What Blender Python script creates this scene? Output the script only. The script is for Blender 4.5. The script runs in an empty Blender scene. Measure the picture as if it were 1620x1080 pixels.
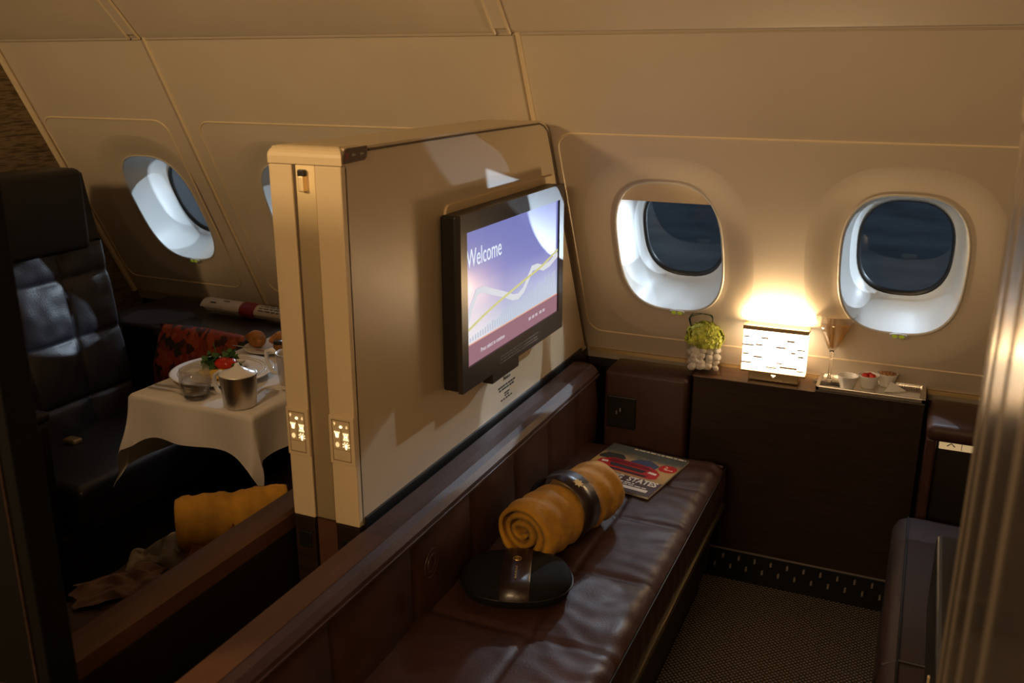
import bpy, bmesh, math, random
from mathutils import Vector, Matrix, noise
random.seed(7)
C = bpy.context.scene.collection
PI = math.pi
EYE = 1.63

# ------------------------------------------------------------------ materials
def mat(name, col, rough=.5, metal=0., bump=0., bscale=60., var=0., vscale=6., stretch=(1,1,1), spec=.5, emit=None, estr=0., coat=0., sheen=0., sub=0.):
    m = bpy.data.materials.new(name); m.use_nodes = True
    nt = m.node_tree; b = nt.nodes['Principled BSDF']
    b.inputs['Base Color'].default_value = (*col, 1)
    b.inputs['Roughness'].default_value = rough
    b.inputs['Metallic'].default_value = metal
    b.inputs['Specular IOR Level'].default_value = spec
    b.inputs['Coat Weight'].default_value = coat
    b.inputs['Sheen Weight'].default_value = sheen
    if sub: 
        b.inputs['Subsurface Weight'].default_value = sub
        b.inputs['Subsurface Radius'].default_value = (.01,.006,.003)
    if emit:
        b.inputs['Emission Color'].default_value = (*emit, 1); b.inputs['Emission Strength'].default_value = estr
    tc = nt.nodes.new('ShaderNodeTexCoord'); mp = nt.nodes.new('ShaderNodeMapping')
    mp.inputs['Scale'].default_value = stretch
    nt.links.new(tc.outputs['Object'], mp.inputs[0])
    if bump:
        n = nt.nodes.new('ShaderNodeTexNoise'); n.inputs['Scale'].default_value = bscale; n.inputs['Detail'].default_value = 5
        nt.links.new(mp.outputs[0], n.inputs['Vector'])
        bp = nt.nodes.new('ShaderNodeBump'); bp.inputs['Strength'].default_value = bump; bp.inputs['Distance'].default_value = .01
        nt.links.new(n.outputs['Fac'], bp.inputs['Height']); nt.links.new(bp.outputs[0], b.inputs['Normal'])
    if var:
        n = nt.nodes.new('ShaderNodeTexNoise'); n.inputs['Scale'].default_value = vscale; n.inputs['Detail'].default_value = 6
        nt.links.new(mp.outputs[0], n.inputs['Vector'])
        r = nt.nodes.new('ShaderNodeValToRGB')
        r.color_ramp.elements[0].position = .3; r.color_ramp.elements[1].position = .72
        r.color_ramp.elements[0].color = (*[c*(1-var) for c in col], 1)
        r.color_ramp.elements[1].color = (*[min(1, c*(1+var)) for c in col], 1)
        nt.links.new(n.outputs['Fac'], r.inputs[0]); nt.links.new(r.outputs[0], b.inputs['Base Color'])
    return m

def emis(name, col, s):
    m = bpy.data.materials.new(name); m.use_nodes = True; nt = m.node_tree; nt.nodes.clear()
    o = nt.nodes.new('ShaderNodeOutputMaterial'); e = nt.nodes.new('ShaderNodeEmission')
    e.inputs[0].default_value = (*col, 1); e.inputs[1].default_value = s
    nt.links.new(e.outputs[0], o.inputs[0]); return m

def thin_glass(name, tint, gl=.06, rough=.02, edge=.35):
    m = bpy.data.materials.new(name); m.use_nodes = True; nt = m.node_tree; nt.nodes.clear()
    o = nt.nodes.new('ShaderNodeOutputMaterial'); t = nt.nodes.new('ShaderNodeBsdfTransparent'); g = nt.nodes.new('ShaderNodeBsdfGlossy')
    mx = nt.nodes.new('ShaderNodeMixShader'); f = nt.nodes.new('ShaderNodeLayerWeight'); ad = nt.nodes.new('ShaderNodeMath'); ad.operation = 'ADD'
    f.inputs[0].default_value = .25; ad.inputs[1].default_value = gl
    t.inputs[0].default_value = (*tint, 1); g.inputs['Roughness'].default_value = rough
    ml = nt.nodes.new('ShaderNodeMath'); ml.operation = 'MULTIPLY'; ml.inputs[1].default_value = edge
    nt.links.new(f.outputs['Fresnel'], ml.inputs[0]); nt.links.new(ml.outputs[0], ad.inputs[0])
    nt.links.new(ad.outputs[0], mx.inputs[0]); nt.links.new(t.outputs[0], mx.inputs[1]); nt.links.new(g.outputs[0], mx.inputs[2])
    nt.links.new(mx.outputs[0], o.inputs[0]); return m

M = {}
M['wall'] = mat('wall_cream', (.57,.485,.375), .5, bump=.03, bscale=400, var=.04, vscale=3)
M['wallgap'] = mat('wall_gap', (.10,.07,.045), .7, bump=.02)
M['outline'] = mat('switch_outline', (.30,.19,.09), .6, bump=.01)
M['joint'] = mat('wall_joint', (.42,.34,.24), .6, bump=.02)
M['bead'] = mat('wall_bead', (.68,.55,.36), .4, bump=.01)
M['cream'] = mat('divider_cream', (.62,.50,.33), .36, bump=.02, bscale=500, var=.03, vscale=4)
M['creamend'] = mat('divider_end_cream', (.70,.55,.34), .45, bump=.02, bscale=500)
M['gold'] = mat('brushed_gold', (1.,.80,.48), .46, .85, bump=.05, bscale=40, stretch=(30,30,1))
M['brass'] = mat('brass', (.82,.62,.32), .45, 1., bump=.02)
M['benchbrass'] = mat('bench_brass', (.30,.22,.11), .4, 1., bump=.02)
M['silver'] = mat('silver', (.78,.76,.72), .25, 1., bump=.02)
M['brushed'] = mat('brushed_silver', (.72,.69,.64), .38, 1., bump=.04, bscale=60, stretch=(1,1,20))
M['doormetal'] = mat('champagne_metal', (.46,.41,.35), .20, .9, bump=.004, bscale=30, stretch=(1,20,1))
M['wood'] = mat('dark_wood', (.024,.011,.007), .42, bump=.05, bscale=30, var=.35, vscale=5, stretch=(2,2,30))
M['woodcap'] = mat('brown_cap', (.085,.035,.018), .5, bump=.03, bscale=120, var=.15)
M['leather'] = mat('brown_leather', (.052,.021,.014), .48, bump=.10, bscale=260, var=.18, vscale=14, spec=.42)
M['leatherblue'] = mat('navy_leather', (.020,.020,.030), .42, bump=.12, bscale=260, var=.15, spec=.6)
M['blackleather'] = mat('black_leather', (.006,.005,.005), .5, bump=.1, bscale=260)
M['black'] = mat('black_plastic', (.008,.007,.006), .4, bump=.01)
M['dark'] = mat('dark_brown_panel', (.012,.007,.005), .5, bump=.03, var=.2)
M['bezel'] = mat('tv_bezel', (.035,.028,.024), .3, bump=.01)
M['jamb'] = mat('window_liner', (.74,.76,.74), .4, bump=.01, sub=.0)
M['rim'] = mat('window_rim', (.55,.52,.46), .35, bump=.01)
M['pane'] = thin_glass('window_pane', (.80,.86,.92), .03)
M['glass'] = thin_glass('drinking_glass', (.99,.985,.98), .03, .02, .18)
M['tumbler'] = thin_glass('tumbler_glass', (.98,.98,.98), .05, .02, .30)
M['stemglass'] = thin_glass('cocktail_glass', (.98,.97,.95), .05, .03, .6)
M['solidglass'] = mat('solid_glass', (1,.98,.95), .03, bump=0)
M['solidglass'].node_tree.nodes['Principled BSDF'].inputs['Transmission Weight'].default_value = 1.
M['china'] = mat('white_china', (.82,.80,.76), .2, bump=.01)
M['cloth'] = mat('white_linen', (.74,.69,.62), .8, bump=.15, bscale=700, var=.03)
M['napkin'] = mat('white_napkin', (.82,.79,.72), .8, bump=.1, bscale=500)
M['velvet'] = mat('gold_velvet', (.50,.245,.016), .8, bump=.3, bscale=45, var=.35, vscale=13, sheen=.08)
M['band'] = mat('dark_band', (.022,.011,.012), .32, bump=.02, coat=.15)
M['emblem'] = mat('gold_emblem', (.6,.42,.15), .35, .8, bump=.02)
M['case'] = mat('black_case', (.006,.0065,.007), .85, bump=.15, bscale=500, spec=.2)
M['paper'] = mat('paper', (.70,.66,.58), .8, bump=.05, var=.05)
M['newsprint'] = mat('newsprint', (.58,.52,.45), .85, bump=.05, var=.1)
M['ink'] = mat('ink', (.03,.03,.03), .8, bump=.01)
M['redpaper'] = mat('red_band', (.22,.012,.018), .6, bump=.02)
M['pebble'] = mat('white_pebble', (.74,.69,.61), .6, bump=.1, bscale=90, var=.08, vscale=30)
M['green'] = mat('hydrangea', (.56,.60,.09), .6, bump=.1, bscale=80, var=.45, vscale=40, sub=.1)
M['grass'] = mat('grass_blade', (.02,.05,.012), .5, bump=.05)
M['croissant'] = mat('croissant', (.52,.22,.05), .5, bump=.3, bscale=60, var=.4, vscale=40)
M['red'] = mat('tomato', (.50,.025,.012), .3, bump=.05, var=.2, vscale=30)
M['nut'] = mat('nut', (.40,.19,.08), .5, bump=.1, var=.35, vscale=60)
M['egg'] = mat('egg', (.68,.46,.07), .5, bump=.2, var=.25, vscale=40)
M['herb'] = mat('herb', (.04,.12,.02), .6, bump=.1, var=.4, vscale=60)
M['shadeframe'] = mat('lamp_frame', (.55,.40,.22), .4, .6, bump=.02)
M['plastic'] = mat('clear_wrapper', (.36,.33,.31), .22, bump=.2, bscale=60, var=.4, vscale=30)
M['pinkpaper'] = mat('pink_tissue', (.22,.14,.125), .75, bump=.2, bscale=90, var=.2, vscale=20)
M['icon'] = emis('lit_icon', (1,.80,.45), 2.2)
M['iconw'] = emis('lit_icon_dim', (1,.66,.28), 1.1)
M['greenlight'] = mat('green_button', (.45,.55,.05), .4, bump=.01, emit=(.50,.62,.05), estr=.16)
def drink_mat():
    m = bpy.data.materials.new('amber_drink'); m.use_nodes = True; nt = m.node_tree; nt.nodes.clear()
    o = nt.nodes.new('ShaderNodeOutputMaterial'); t = nt.nodes.new('ShaderNodeBsdfTransparent'); d = nt.nodes.new('ShaderNodeBsdfTranslucent'); x = nt.nodes.new('ShaderNodeMixShader')
    t.inputs[0].default_value = (.99,.80,.34,1); d.inputs[0].default_value = (1,.58,.07,1); x.inputs[0].default_value = .4
    nt.links.new(t.outputs[0], x.inputs[1]); nt.links.new(d.outputs[0], x.inputs[2]); nt.links.new(x.outputs[0], o.inputs[0]); return m
M['drink'] = drink_mat()
M['water'] = thin_glass('water', (.97,.97,.97), .03, .02, .12)
M['grille'] = mat('grille_black', (.006,.006,.007), .45, bump=.01)
M['slot'] = mat('grille_slot', (.25,.21,.17), .5, bump=.01)
M['ashtint'] = mat('indicator_lens', (.10,.055,.03), .25, bump=.01)
M['greyicon'] = mat('grey_icon', (.34,.27,.2), .5, bump=.01)
M['redicon'] = mat('red_icon', (.35,.05,.03), .5, bump=.01)

# carpet
def carpet():
    m = mat('carpet', (.02,.015,.012), .95, bump=.0)
    nt = m.node_tree; b = nt.nodes['Principled BSDF']
    tc = nt.nodes.new('ShaderNodeTexCoord'); mp = nt.nodes.new('ShaderNodeMapping')
    mp.inputs['Scale'].default_value = (1,1,1); mp.inputs['Rotation'].default_value = (0,0,PI/4)
    v = nt.nodes.new('ShaderNodeTexVoronoi'); v.inputs['Scale'].default_value = 95; v.inputs['Randomness'].default_value = .12
    r = nt.nodes.new('ShaderNodeValToRGB'); r.color_ramp.elements[0].position = .22; r.color_ramp.elements[1].position = .42
    r.color_ramp.elements[0].color = (.30,.23,.17,1); r.color_ramp.elements[1].color = (.024,.018,.018,1)
    bp = nt.nodes.new('ShaderNodeBump'); bp.inputs['Strength'].default_value = .4; bp.inputs['Distance'].default_value = .004
    nt.links.new(tc.outputs['Object'], mp.inputs[0]); nt.links.new(mp.outputs[0], v.inputs['Vector'])
    nt.links.new(v.outputs['Distance'], r.inputs[0]); nt.links.new(r.outputs[0], b.inputs['Base Color'])
    nt.links.new(v.outputs['Distance'], bp.inputs['Height']); nt.links.new(bp.outputs[0], b.inputs['Normal'])
    return m
M['carpet'] = carpet()

def ramp_mat(name, kind, scale, stretch, stops, rough=.6, bump=0.):
    m = mat(name, stops[0][1], rough); nt = m.node_tree; b = nt.nodes['Principled BSDF']
    tc = nt.nodes.new('ShaderNodeTexCoord'); mp = nt.nodes.new('ShaderNodeMapping'); mp.inputs['Scale'].default_value = stretch
    nt.links.new(tc.outputs['Object'], mp.inputs[0])
    if kind == 'noise':
        n = nt.nodes.new('ShaderNodeTexNoise'); n.inputs['Scale'].default_value = scale; n.inputs['Detail'].default_value = 4; out = n.outputs['Fac']
    else:
        n = nt.nodes.new('ShaderNodeTexVoronoi'); n.inputs['Scale'].default_value = scale
        n.distance = 'MANHATTAN'; s = nt.nodes.new('ShaderNodeSeparateColor'); nt.links.new(n.outputs['Color'], s.inputs[0]); out = s.outputs[0]
    nt.links.new(mp.outputs[0], n.inputs['Vector'])
    r = nt.nodes.new('ShaderNodeValToRGB'); r.color_ramp.interpolation = 'CONSTANT' if kind != 'noise' else 'LINEAR'
    e = r.color_ramp.elements
    while len(e) < len(stops): e.new(.5)
    for i, (p, c) in enumerate(stops): e[i].position = p; e[i].color = (*c, 1)
    nt.links.new(out, r.inputs[0]); nt.links.new(r.outputs[0], b.inputs['Base Color'])
    return m
M['stripe'] = ramp_mat('brown_ripple_wall', 'noise', 5, (1,2.2,22), [(.35,(.06,.040,.018)),(.5,(.22,.15,.075)),(.65,(.08,.052,.024))])
M['pillow'] = ramp_mat('orange_mosaic', 'vor', 36, (1,1,1), [(0,(.34,.04,.013)),(.3,(.06,.014,.01)),(.5,(.42,.08,.02)),(.68,(.03,.02,.012)),(.8,(.24,.04,.016))])

# ------------------------------------------------------------------ mesh helpers
def obj(name, bm, m, parent=None, smooth=False, world=True):
    """link a bmesh as one object; verts are in world coordinates when world, else local to parent"""
    me = bpy.data.meshes.new(name)
    if parent is not None and world:
        bmesh.ops.transform(bm, matrix=base_of(parent).inverted(), verts=bm.verts)
    bmesh.ops.recalc_face_normals(bm, faces=bm.faces)
    bm.to_mesh(me); bm.free()
    for p in me.polygons: p.use_smooth = smooth
    if m is not None: me.materials.append(m)
    o = bpy.data.objects.new(name, me); C.objects.link(o)
    if parent is not None: o.parent = parent
    return o

def base_of(o):
    m = Matrix.Identity(4)
    while o is not None:
        m = o.matrix_basis @ m; o = o.parent
    return m

def thing(name, label, cat, loc=(0,0,0), rotz=0., group=None):
    o = bpy.data.objects.new(name, None); C.objects.link(o); o.empty_display_size = .05
    o.location = loc; o.rotation_euler = (0,0,rotz)
    o.matrix_basis = Matrix.Translation(loc) @ Matrix.Rotation(rotz,4,'Z')
    return tag(o, label, cat, group)
def tag(o, label, cat, group=None):
    o['label'] = label; o['category'] = cat
    if group: o['group'] = group
    return o
def struct(o): o['kind'] = 'structure'; return o
def dup(root, loc, rotz=0., label=None, group=None):
    r = root.copy(); C.objects.link(r); r.matrix_basis = Matrix.Translation(loc) @ Matrix.Rotation(rotz,4,'Z')
    if label: r['label'] = label
    if group: r['group'] = group
    for ch in list(root.children):
        c = ch.copy(); C.objects.link(c); c.parent = r
        for g in ch.children:
            d = g.copy(); C.objects.link(d); d.parent = c
    return r

def box(bm, x0,x1,y0,y1,z0,z1, r=0., seg=2):
    b = bmesh.new()
    vs = [b.verts.new(p) for p in ((x0,y0,z0),(x1,y0,z0),(x1,y1,z0),(x0,y1,z0),(x0,y0,z1),(x1,y0,z1),(x1,y1,z1),(x0,y1,z1))]
    for f in ((0,3,2,1),(4,5,6,7),(0,1,5,4),(1,2,6,5),(2,3,7,6),(3,0,4,7)): b.faces.new([vs[i] for i in f])
    if r: bmesh.ops.bevel(b, geom=list(b.edges), offset=r, segments=seg, affect='EDGES', profile=.5)
    add(bm, b); return bm
def add(bm, b, mx=None):
    if mx is not None: bmesh.ops.transform(b, matrix=mx, verts=b.verts)
    me = bpy.data.meshes.new('tmp'); b.to_mesh(me); b.free(); bm.from_mesh(me); bpy.data.meshes.remove(me); return bm
def bx(*a, **k): return box(bmesh.new(), *a, **k)

def prism(pts, axis, a0, a1, r=0., seg=2):
    """closed polygon pts (2D) extruded along axis: 'x' -> pts are (y,z); 'y' -> (x,z); 'z' -> (x,y)"""
    f3 = {'x': lambda p,a:(a,p[0],p[1]), 'y': lambda p,a:(p[0],a,p[1]), 'z': lambda p,a:(p[0],p[1],a)}[axis]
    b = bmesh.new(); A = [b.verts.new(f3(p,a0)) for p in pts]; B = [b.verts.new(f3(p,a1)) for p in pts]
    n = len(pts); b.faces.new(A); b.faces.new(B[::-1])
    for i in range(n): b.faces.new((A[i],A[(i+1)%n],B[(i+1)%n],B[i]))
    bmesh.ops.recalc_face_normals(b, faces=b.faces)
    if r:
        es = [e for e in b.edges if len({v in A for v in e.verts}) == 1]
        bmesh.ops.bevel(b, geom=es, offset=r, segments=seg, affect='EDGES', profile=.5)
    return b

def rrect(hw, hh, r, n=6, cx=0, cy=0):
    out = []
    for sx, sy, a0 in ((1,1,0),(-1,1,PI/2),(-1,-1,PI),(1,-1,1.5*PI)):
        for i in range(n+1):
            a = a0 + PI/2*i/n
            out.append((cx+sx*(hw-r)+r*math.cos(a), cy+sy*(hh-r)+r*math.sin(a)))
    return out
def superell(hw, hh, e=3.0, n=48):
    out = []
    for i in range(n):
        a = 2*PI*i/n; c, s = math.cos(a), math.sin(a)
        out.append((hw*math.copysign(abs(c)**(2/e), c), hh*math.copysign(abs(s)**(2/e), s)))
    return out

def loft(rings, cap0=False, cap1=False, closed=True):
    b = bmesh.new(); R = [[b.verts.new(p) for p in r] for r in rings]; n = len(rings[0])
    for k in range(len(R)-1):
        for i in range(n if closed else n-1):
            j = (i+1) % n; b.faces.new((R[k][i],R[k][j],R[k+1][j],R[k+1][i]))
    if cap0: b.faces.new(R[0][::-1])
    if cap1: b.faces.new(R[-1])
    return b
def lathe(prof, n=32, c=(0,0,0)):
    rings = [[(c[0]+r*math.cos(2*PI*i/n), c[1]+r*math.sin(2*PI*i/n), c[2]+z) for i in range(n)] for r, z in prof]
    b = loft(rings); bmesh.ops.remove_doubles(b, verts=b.verts, dist=1e-6); return b
def tube(pts, rad, n=8, closed=False):
    pts = [Vector(p) for p in pts]; N = len(pts); rings = []
    prev = None
    for i, p in enumerate(pts):
        if closed: t = (pts[(i+1)%N]-pts[i-1]).normalized()
        else: t = (pts[min(i+1,N-1)]-pts[max(i-1,0)]).normalized()
        if prev is None:
            u = t.orthogonal().normalized()
        else:
            u = (prev - t*prev.dot(t)).normalized()
        prev = u; w = t.cross(u); r = rad[i] if isinstance(rad,(list,tuple)) else rad
        rings.append([p+u*(r*math.cos(2*PI*k/n))+w*(r*math.sin(2*PI*k/n)) for k in range(n)])
    if closed: rings.append(rings[0]); b = loft(rings); bmesh.ops.remove_doubles(b, verts=b.verts, dist=1e-6); return b
    return loft(rings, True, True)
def blob(c, r, sx=1, sy=1, sz=1, amp=0., f=2., sub=2, seed=0):
    b = bmesh.new(); bmesh.ops.create_icosphere(b, subdivisions=sub, radius=1)
    for v in b.verts:
        d = 1+amp*noise.noise(v.co*f+Vector((seed*7.3,seed*1.7,0)))
        v.co = Vector((v.co.x*sx*r*d+c[0], v.co.y*sy*r*d+c[1], v.co.z*sz*r*d+c[2]))
    return b
def grid(nx, ny, fn):
    b = bmesh.new(); V = [[b.verts.new(fn(i/nx, j/ny)) for j in range(ny+1)] for i in range(nx+1)]
    for i in range(nx):
        for j in range(ny): b.faces.new((V[i][j],V[i+1][j],V[i+1][j+1],V[i][j+1]))
    return b
def frame_mx(origin, ex, ey):
    ex = Vector(ex).normalized(); ey = Vector(ey).normalized(); ez = ex.cross(ey)
    m = Matrix((ex,ey,ez)).transposed().to_4x4(); m.translation = origin; return m
def text_bm(s, size, depth=.0004, align='LEFT', squeeze=1., bold=0.):
    cu = bpy.data.curves.new('txt','FONT'); cu.body = s; cu.size = size; cu.extrude = depth; cu.offset = bold; cu.align_x = align; cu.resolution_u = 3
    o = bpy.data.objects.new('txt', cu); C.objects.link(o)
    dg = bpy.context.evaluated_depsgraph_get(); me = bpy.data.meshes.new_from_object(o.evaluated_get(dg))
    b = bmesh.new(); b.from_mesh(me); bpy.data.meshes.remove(me); bpy.data.objects.remove(o); bpy.data.curves.remove(cu)
    for v in b.verts: v.co.x *= squeeze
    return b
def flat(pts, d=.0004):
    b = bmesh.new(); A = [b.verts.new((p[0],p[1],0)) for p in pts]; f = b.faces.new(A)
    r = bmesh.ops.extrude_face_region(b, geom=[f]); 
    for v in [g for g in r['geom'] if isinstance(g, bmesh.types.BMVert)]: v.co.z += d
    return b
def ribbon(pts, w, d=.0004):
    L, R = [], []
    for i, p in enumerate(pts):
        a = Vector(pts[max(i-1,0)]); c = Vector(pts[min(i+1,len(pts)-1)]); t = (c-a).normalized(); nrm = Vector((-t.y,t.x))
        ww = w[i] if isinstance(w,(list,tuple)) else w
        L.append(tuple(Vector(p)+nrm*ww/2)); R.append(tuple(Vector(p)-nrm*ww/2))
    b = bmesh.new()
    vl = [b.verts.new((*p,d)) for p in L]; vr = [b.verts.new((*p,d)) for p in R]
    for i in range(len(pts)-1): b.faces.new((vl[i],vr[i],vr[i+1],vl[i+1]))
    return b

# ------------------------------------------------------------------ setting
SL = .5                                             # side wall leans in half a metre per metre
def wy(z): return 2.49 + SL*(1.473 - z)             # y of the side wall at height z
TW = Vector((0,-SL,1)).normalized()                 # up along the wall
NW = Vector((0,1,SL)).normalized()                  # outwards
def wpt(x, z, off=0.): return Vector((x, wy(z), z)) - NW*off   # off > 0: into the cabin
X0, X1 = -3.07, 1.32

fl = obj('floor', bx(-3.2,1.4,-1.5,3.2,-.05,0), M['carpet']); struct(fl)

WINX = [-.04,-.69,-1.36,-2.0,-2.65]; WZ = 1.083
# wall sheet with the window holes cut out: 2D curve filled, turned to mesh, mapped onto the leaning plane
def wall_sheet():
    zt, zb = 1.715, .66
    s0 = (zb-1.473)/TW.z; s1 = (zt-1.473)/TW.z
    cu = bpy.data.curves.new('sheet','CURVE'); cu.dimensions = '2D'; cu.fill_mode = 'BOTH'
    def sp(pts):
        s = cu.splines.new('POLY'); s.points.add(len(pts)-1); s.use_cyclic_u = True
        for q, p in zip(s.points, pts): q.co = (p[0],p[1],0,1)
    sp([(X0,s0),(X1,s0),(X1,s1),(X0,s1)])
    sc = (WZ-1.473)/TW.z
    for x in WINX: sp([(x+p[0], sc+p[1]) for p in superell(.255,.335,2.6)])
    o = bpy.data.objects.new('sheet', cu); C.objects.link(o)
    dg = bpy.context.evaluated_depsgraph_get(); me = bpy.data.meshes.new_from_object(o.evaluated_get(dg))
    b = bmesh.new(); b.from_mesh(me); bpy.data.meshes.remove(me); bpy.data.objects.remove(o); bpy.data.curves.remove(cu)
    org = Vector((0,2.49,1.473))
    for v in b.verts: v.co = org + Vector((1,0,0))*v.co.x + TW*v.co.y
    bmesh.ops.remove_doubles(b, verts=b.verts, dist=1e-5)
    return b
wall = obj('wall_window', wall_sheet(), M['wall']); struct(wall)
# lower wall behind the consoles
obj('lower_panel', bx(X0,X1,2.905,2.93,0,.68), M['dark'], wall)
# mouldings: bead lines of the panels, vertical joints
def bead_loop(x0, x1, z0, z1, r=.05):
    pts = []
    L = (z1-z0)/TW.z
    for p in rrect((x1-x0)/2, L/2, r, 5): pts.append(wpt((x0+x1)/2,(z0+z1)/2)+Vector((1,0,0))*p[0]+TW*p[1])
    return tube(pts, .0035, 6, True)
for a, b_ in ((-.985,.275),(.33,1.28),(-2.30,-1.13),(-3.04,-2.44)):
    obj('panel_bead', bead_loop(a, b_, .772, 1.440), M['bead'], wall)
for x in (-1.058,-2.37,.30):
    obj('joint_strip', tube([wpt(x,z,-.001) for z in (.68,1.0,1.3,1.5,1.71)], .005, 6), M['joint'], wall)
    obj('joint_strip', tube([wpt(x+.013,z,-.002) for z in (.68,1.0,1.3,1.5,1.71)], .009, 8), M['bead'], wall)
# upper cove and ceiling
cp = [(2.368,1.709),(2.352,1.722),(2.29,1.79),(2.20,1.88),(2.08,1.98),(1.9,2.08),(1.6,2.17),(1.2,2.22),(.6,2.24),(-.4,2.24),(-1.5,2.24)]
def extr(prof, xa, xb, off=0.):
    return loft([[(xa,y,z) for y,z in prof],[(xb,y,z) for y,z in prof]], closed=False)
cove = obj('ceiling', extr(cp, X0, X1), M['wall'], None, True); struct(cove)
obj('shadow_gap', tube([(X0,2.3725,1.7035),(X1,2.3725,1.7035)], .0028, 6), M['joint'], cove)
for x in (-1.085,-2.39):
    band = [(y-.006,z-.004) for y,z in cp[1:8]]
    obj('ceiling_joint', extr(band, x-.022, x+.022), M['wallgap'] if False else M['wall'], cove, True)
    for dx in (-.022,.022): obj('ceiling_joint_line', tube([(x+dx,y-.004,z-.003) for y,z in cp[:8]], .005, 6), M['bead'], cove)
# end walls
wl = obj('wall_left', prism([(-1.5,0),(2.93,0),(2.93,.66)]+[(wy(z)+.01,z) for z in (.7,1.0,1.4,1.71)]+[(2.2,1.9),(1.9,2.1),(1.2,2.25),(-1.5,2.25)],'x',-3.12,-3.06), M['stripe']); struct(wl)
obj('edge_trim', tube([(-3.055,wy(z)-.012,z) for z in (.7,1.0,1.4,1.69)]+[(-3.055,2.28,1.78),(-3.055,2.18,1.88)], .012, 8), M['bead'], wl)
wg = obj('reflect_panel', bx(-3.05,-3.04,-1.5,-.25,0,2.25), M['cream']); struct(wg)  # added unseen cream panel, a bright surface for the gold channel to reflect
wr = obj('wall_right', bx(1.32,1.38,-1.5,3.0,0,2.25), M['wall']); struct(wr)  # unseen end wall, placed to stop outside light leaking in from the right
# aisle side wall behind the photographer
wb = obj('wall_aisle', bx(-3.12,1.38,-1.56,-1.5,0,2.25), M['cream']); struct(wb)

# windows
def ring(c, hw, hh, e, off=0., dv=0.):
    return [c + Vector((1,0,0))*p[0] + TW*(p[1]+dv) - NW*off for p in superell(hw,hh,e)]
def make_window(i, x):
    c = wpt(x, WZ)
    w = bpy.data.objects.new('window_%d' % (i+1), None); C.objects.link(w); w.location = c; w.matrix_basis = Matrix.Translation(c); struct(w)
    dish = [ring(c,.255,.335,2.6,0),ring(c,.245,.325,2.6,-.0008),ring(c,.230,.308,2.6,-.0035),ring(c,.205,.282,2.7,-.0095),ring(c,.185,.259,2.8,-.0145),ring(c,.175,.249,2.9,-.0165),ring(c,.166,.242,2.9,-.0172)]
    obj('dish', loft(dish), M['wall'], w, True)
    rim = [ring(c,.166,.242,2.9,-.0172),ring(c,.164,.240,2.9,-.0150),ring(c,.160,.237,2.9,-.0155),ring(c,.158,.235,2.9,-.020)]
    obj('rim', loft(rim), M['rim'], w, True)
    j = [ring(c,.158,.235,2.9,-.020),ring(c,.157,.233,2.9,-.05,-.005),ring(c,.15,.215,2.8,-.12,-.03),ring(c,.138,.185,2.7,-.175,-.052),ring(c,.128,.168,2.6,-.19,-.06)]
    obj('jamb', loft(j), M['jamb'], w, True)
    g = [ring(c,.130,.170,2.6,-.185,-.06),ring(c,.125,.164,2.6,-.188,-.06),ring(c,.122,.160,2.6,-.198,-.06)]
    obj('gasket', loft(g), M['black'], w, True)
    bb = bmesh.new(); bb.faces.new([bb.verts.new(p) for p in ring(c,.126,.164,2.6,-.195,-.06)])
    obj('outer_pane', bb, M['pane'], w)
    # blind pull with two glowing green arrows on the lower rim
    bc = c + TW*(-.233) - NW*(-.008) + Vector((.012,0,0))
    mx = frame_mx(bc, (1,0,0), TW)
    t_ = bmesh.new(); add(t_, flat(superell(.024,.0085,2.2,24), .006), mx)
    bt = obj('blind_switch', t_, M['rim'], w)
    for s in (-1,1):
        q = bmesh.new(); add(q, flat([(p[0]+s*.0095,p[1]) for p in superell(.0075,.006,2,16)], .008), mx)
        obj('arrow_button', q, M['greenlight'], bt)
    return w
wins = [make_window(i,x) for i,x in enumerate(WINX)]
# the second window's blind is a little lowered
c = wpt(-.69, WZ)
pl = bmesh.new(); top = [(p[0],p[1]) for p in superell(.157,.233,2.9,96) if p[1] > .165]
top.sort(key=lambda p:-math.atan2(p[1],p[0]))
pl.faces.new([pl.verts.new(c+Vector((1,0,0))*p[0]+TW*p[1]+NW*.028) for p in top])
obj('window_blind', pl, M['cream'], wins[1])

# apron outside: dark ground and terminal block far away, at night
gr = obj('ground_outside', bx(-40,40,6,80,-8.1,-8), mat('apron', (.30,.36,.42), .8, bump=.1, var=.3, vscale=.3)); struct(gr)

# ------------------------------------------------------------------ divider between the suites
DX0, DX1 = -1.166, -1.0; DY = 1.456
dv = thing('suite_divider', 'tall cream partition with brushed gold edge channel standing between the two suites', 'divider', (-1.083,1.9,0))
top = 1.478
prof = [(DY+.014,.70),(2.862,.70)]+[(wy(z)-.025,z) for z in (.8,1.0,1.2,1.36)]
ce = (wy(1.36)-.025, 1.36)
prof += [(2.507,1.41),(2.488,1.452),(2.455,1.472),(2.42,top),(DY+.014,top)]
obj('panel', prism(prof,'x',DX0,DX1), M['cream'], dv)
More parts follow.
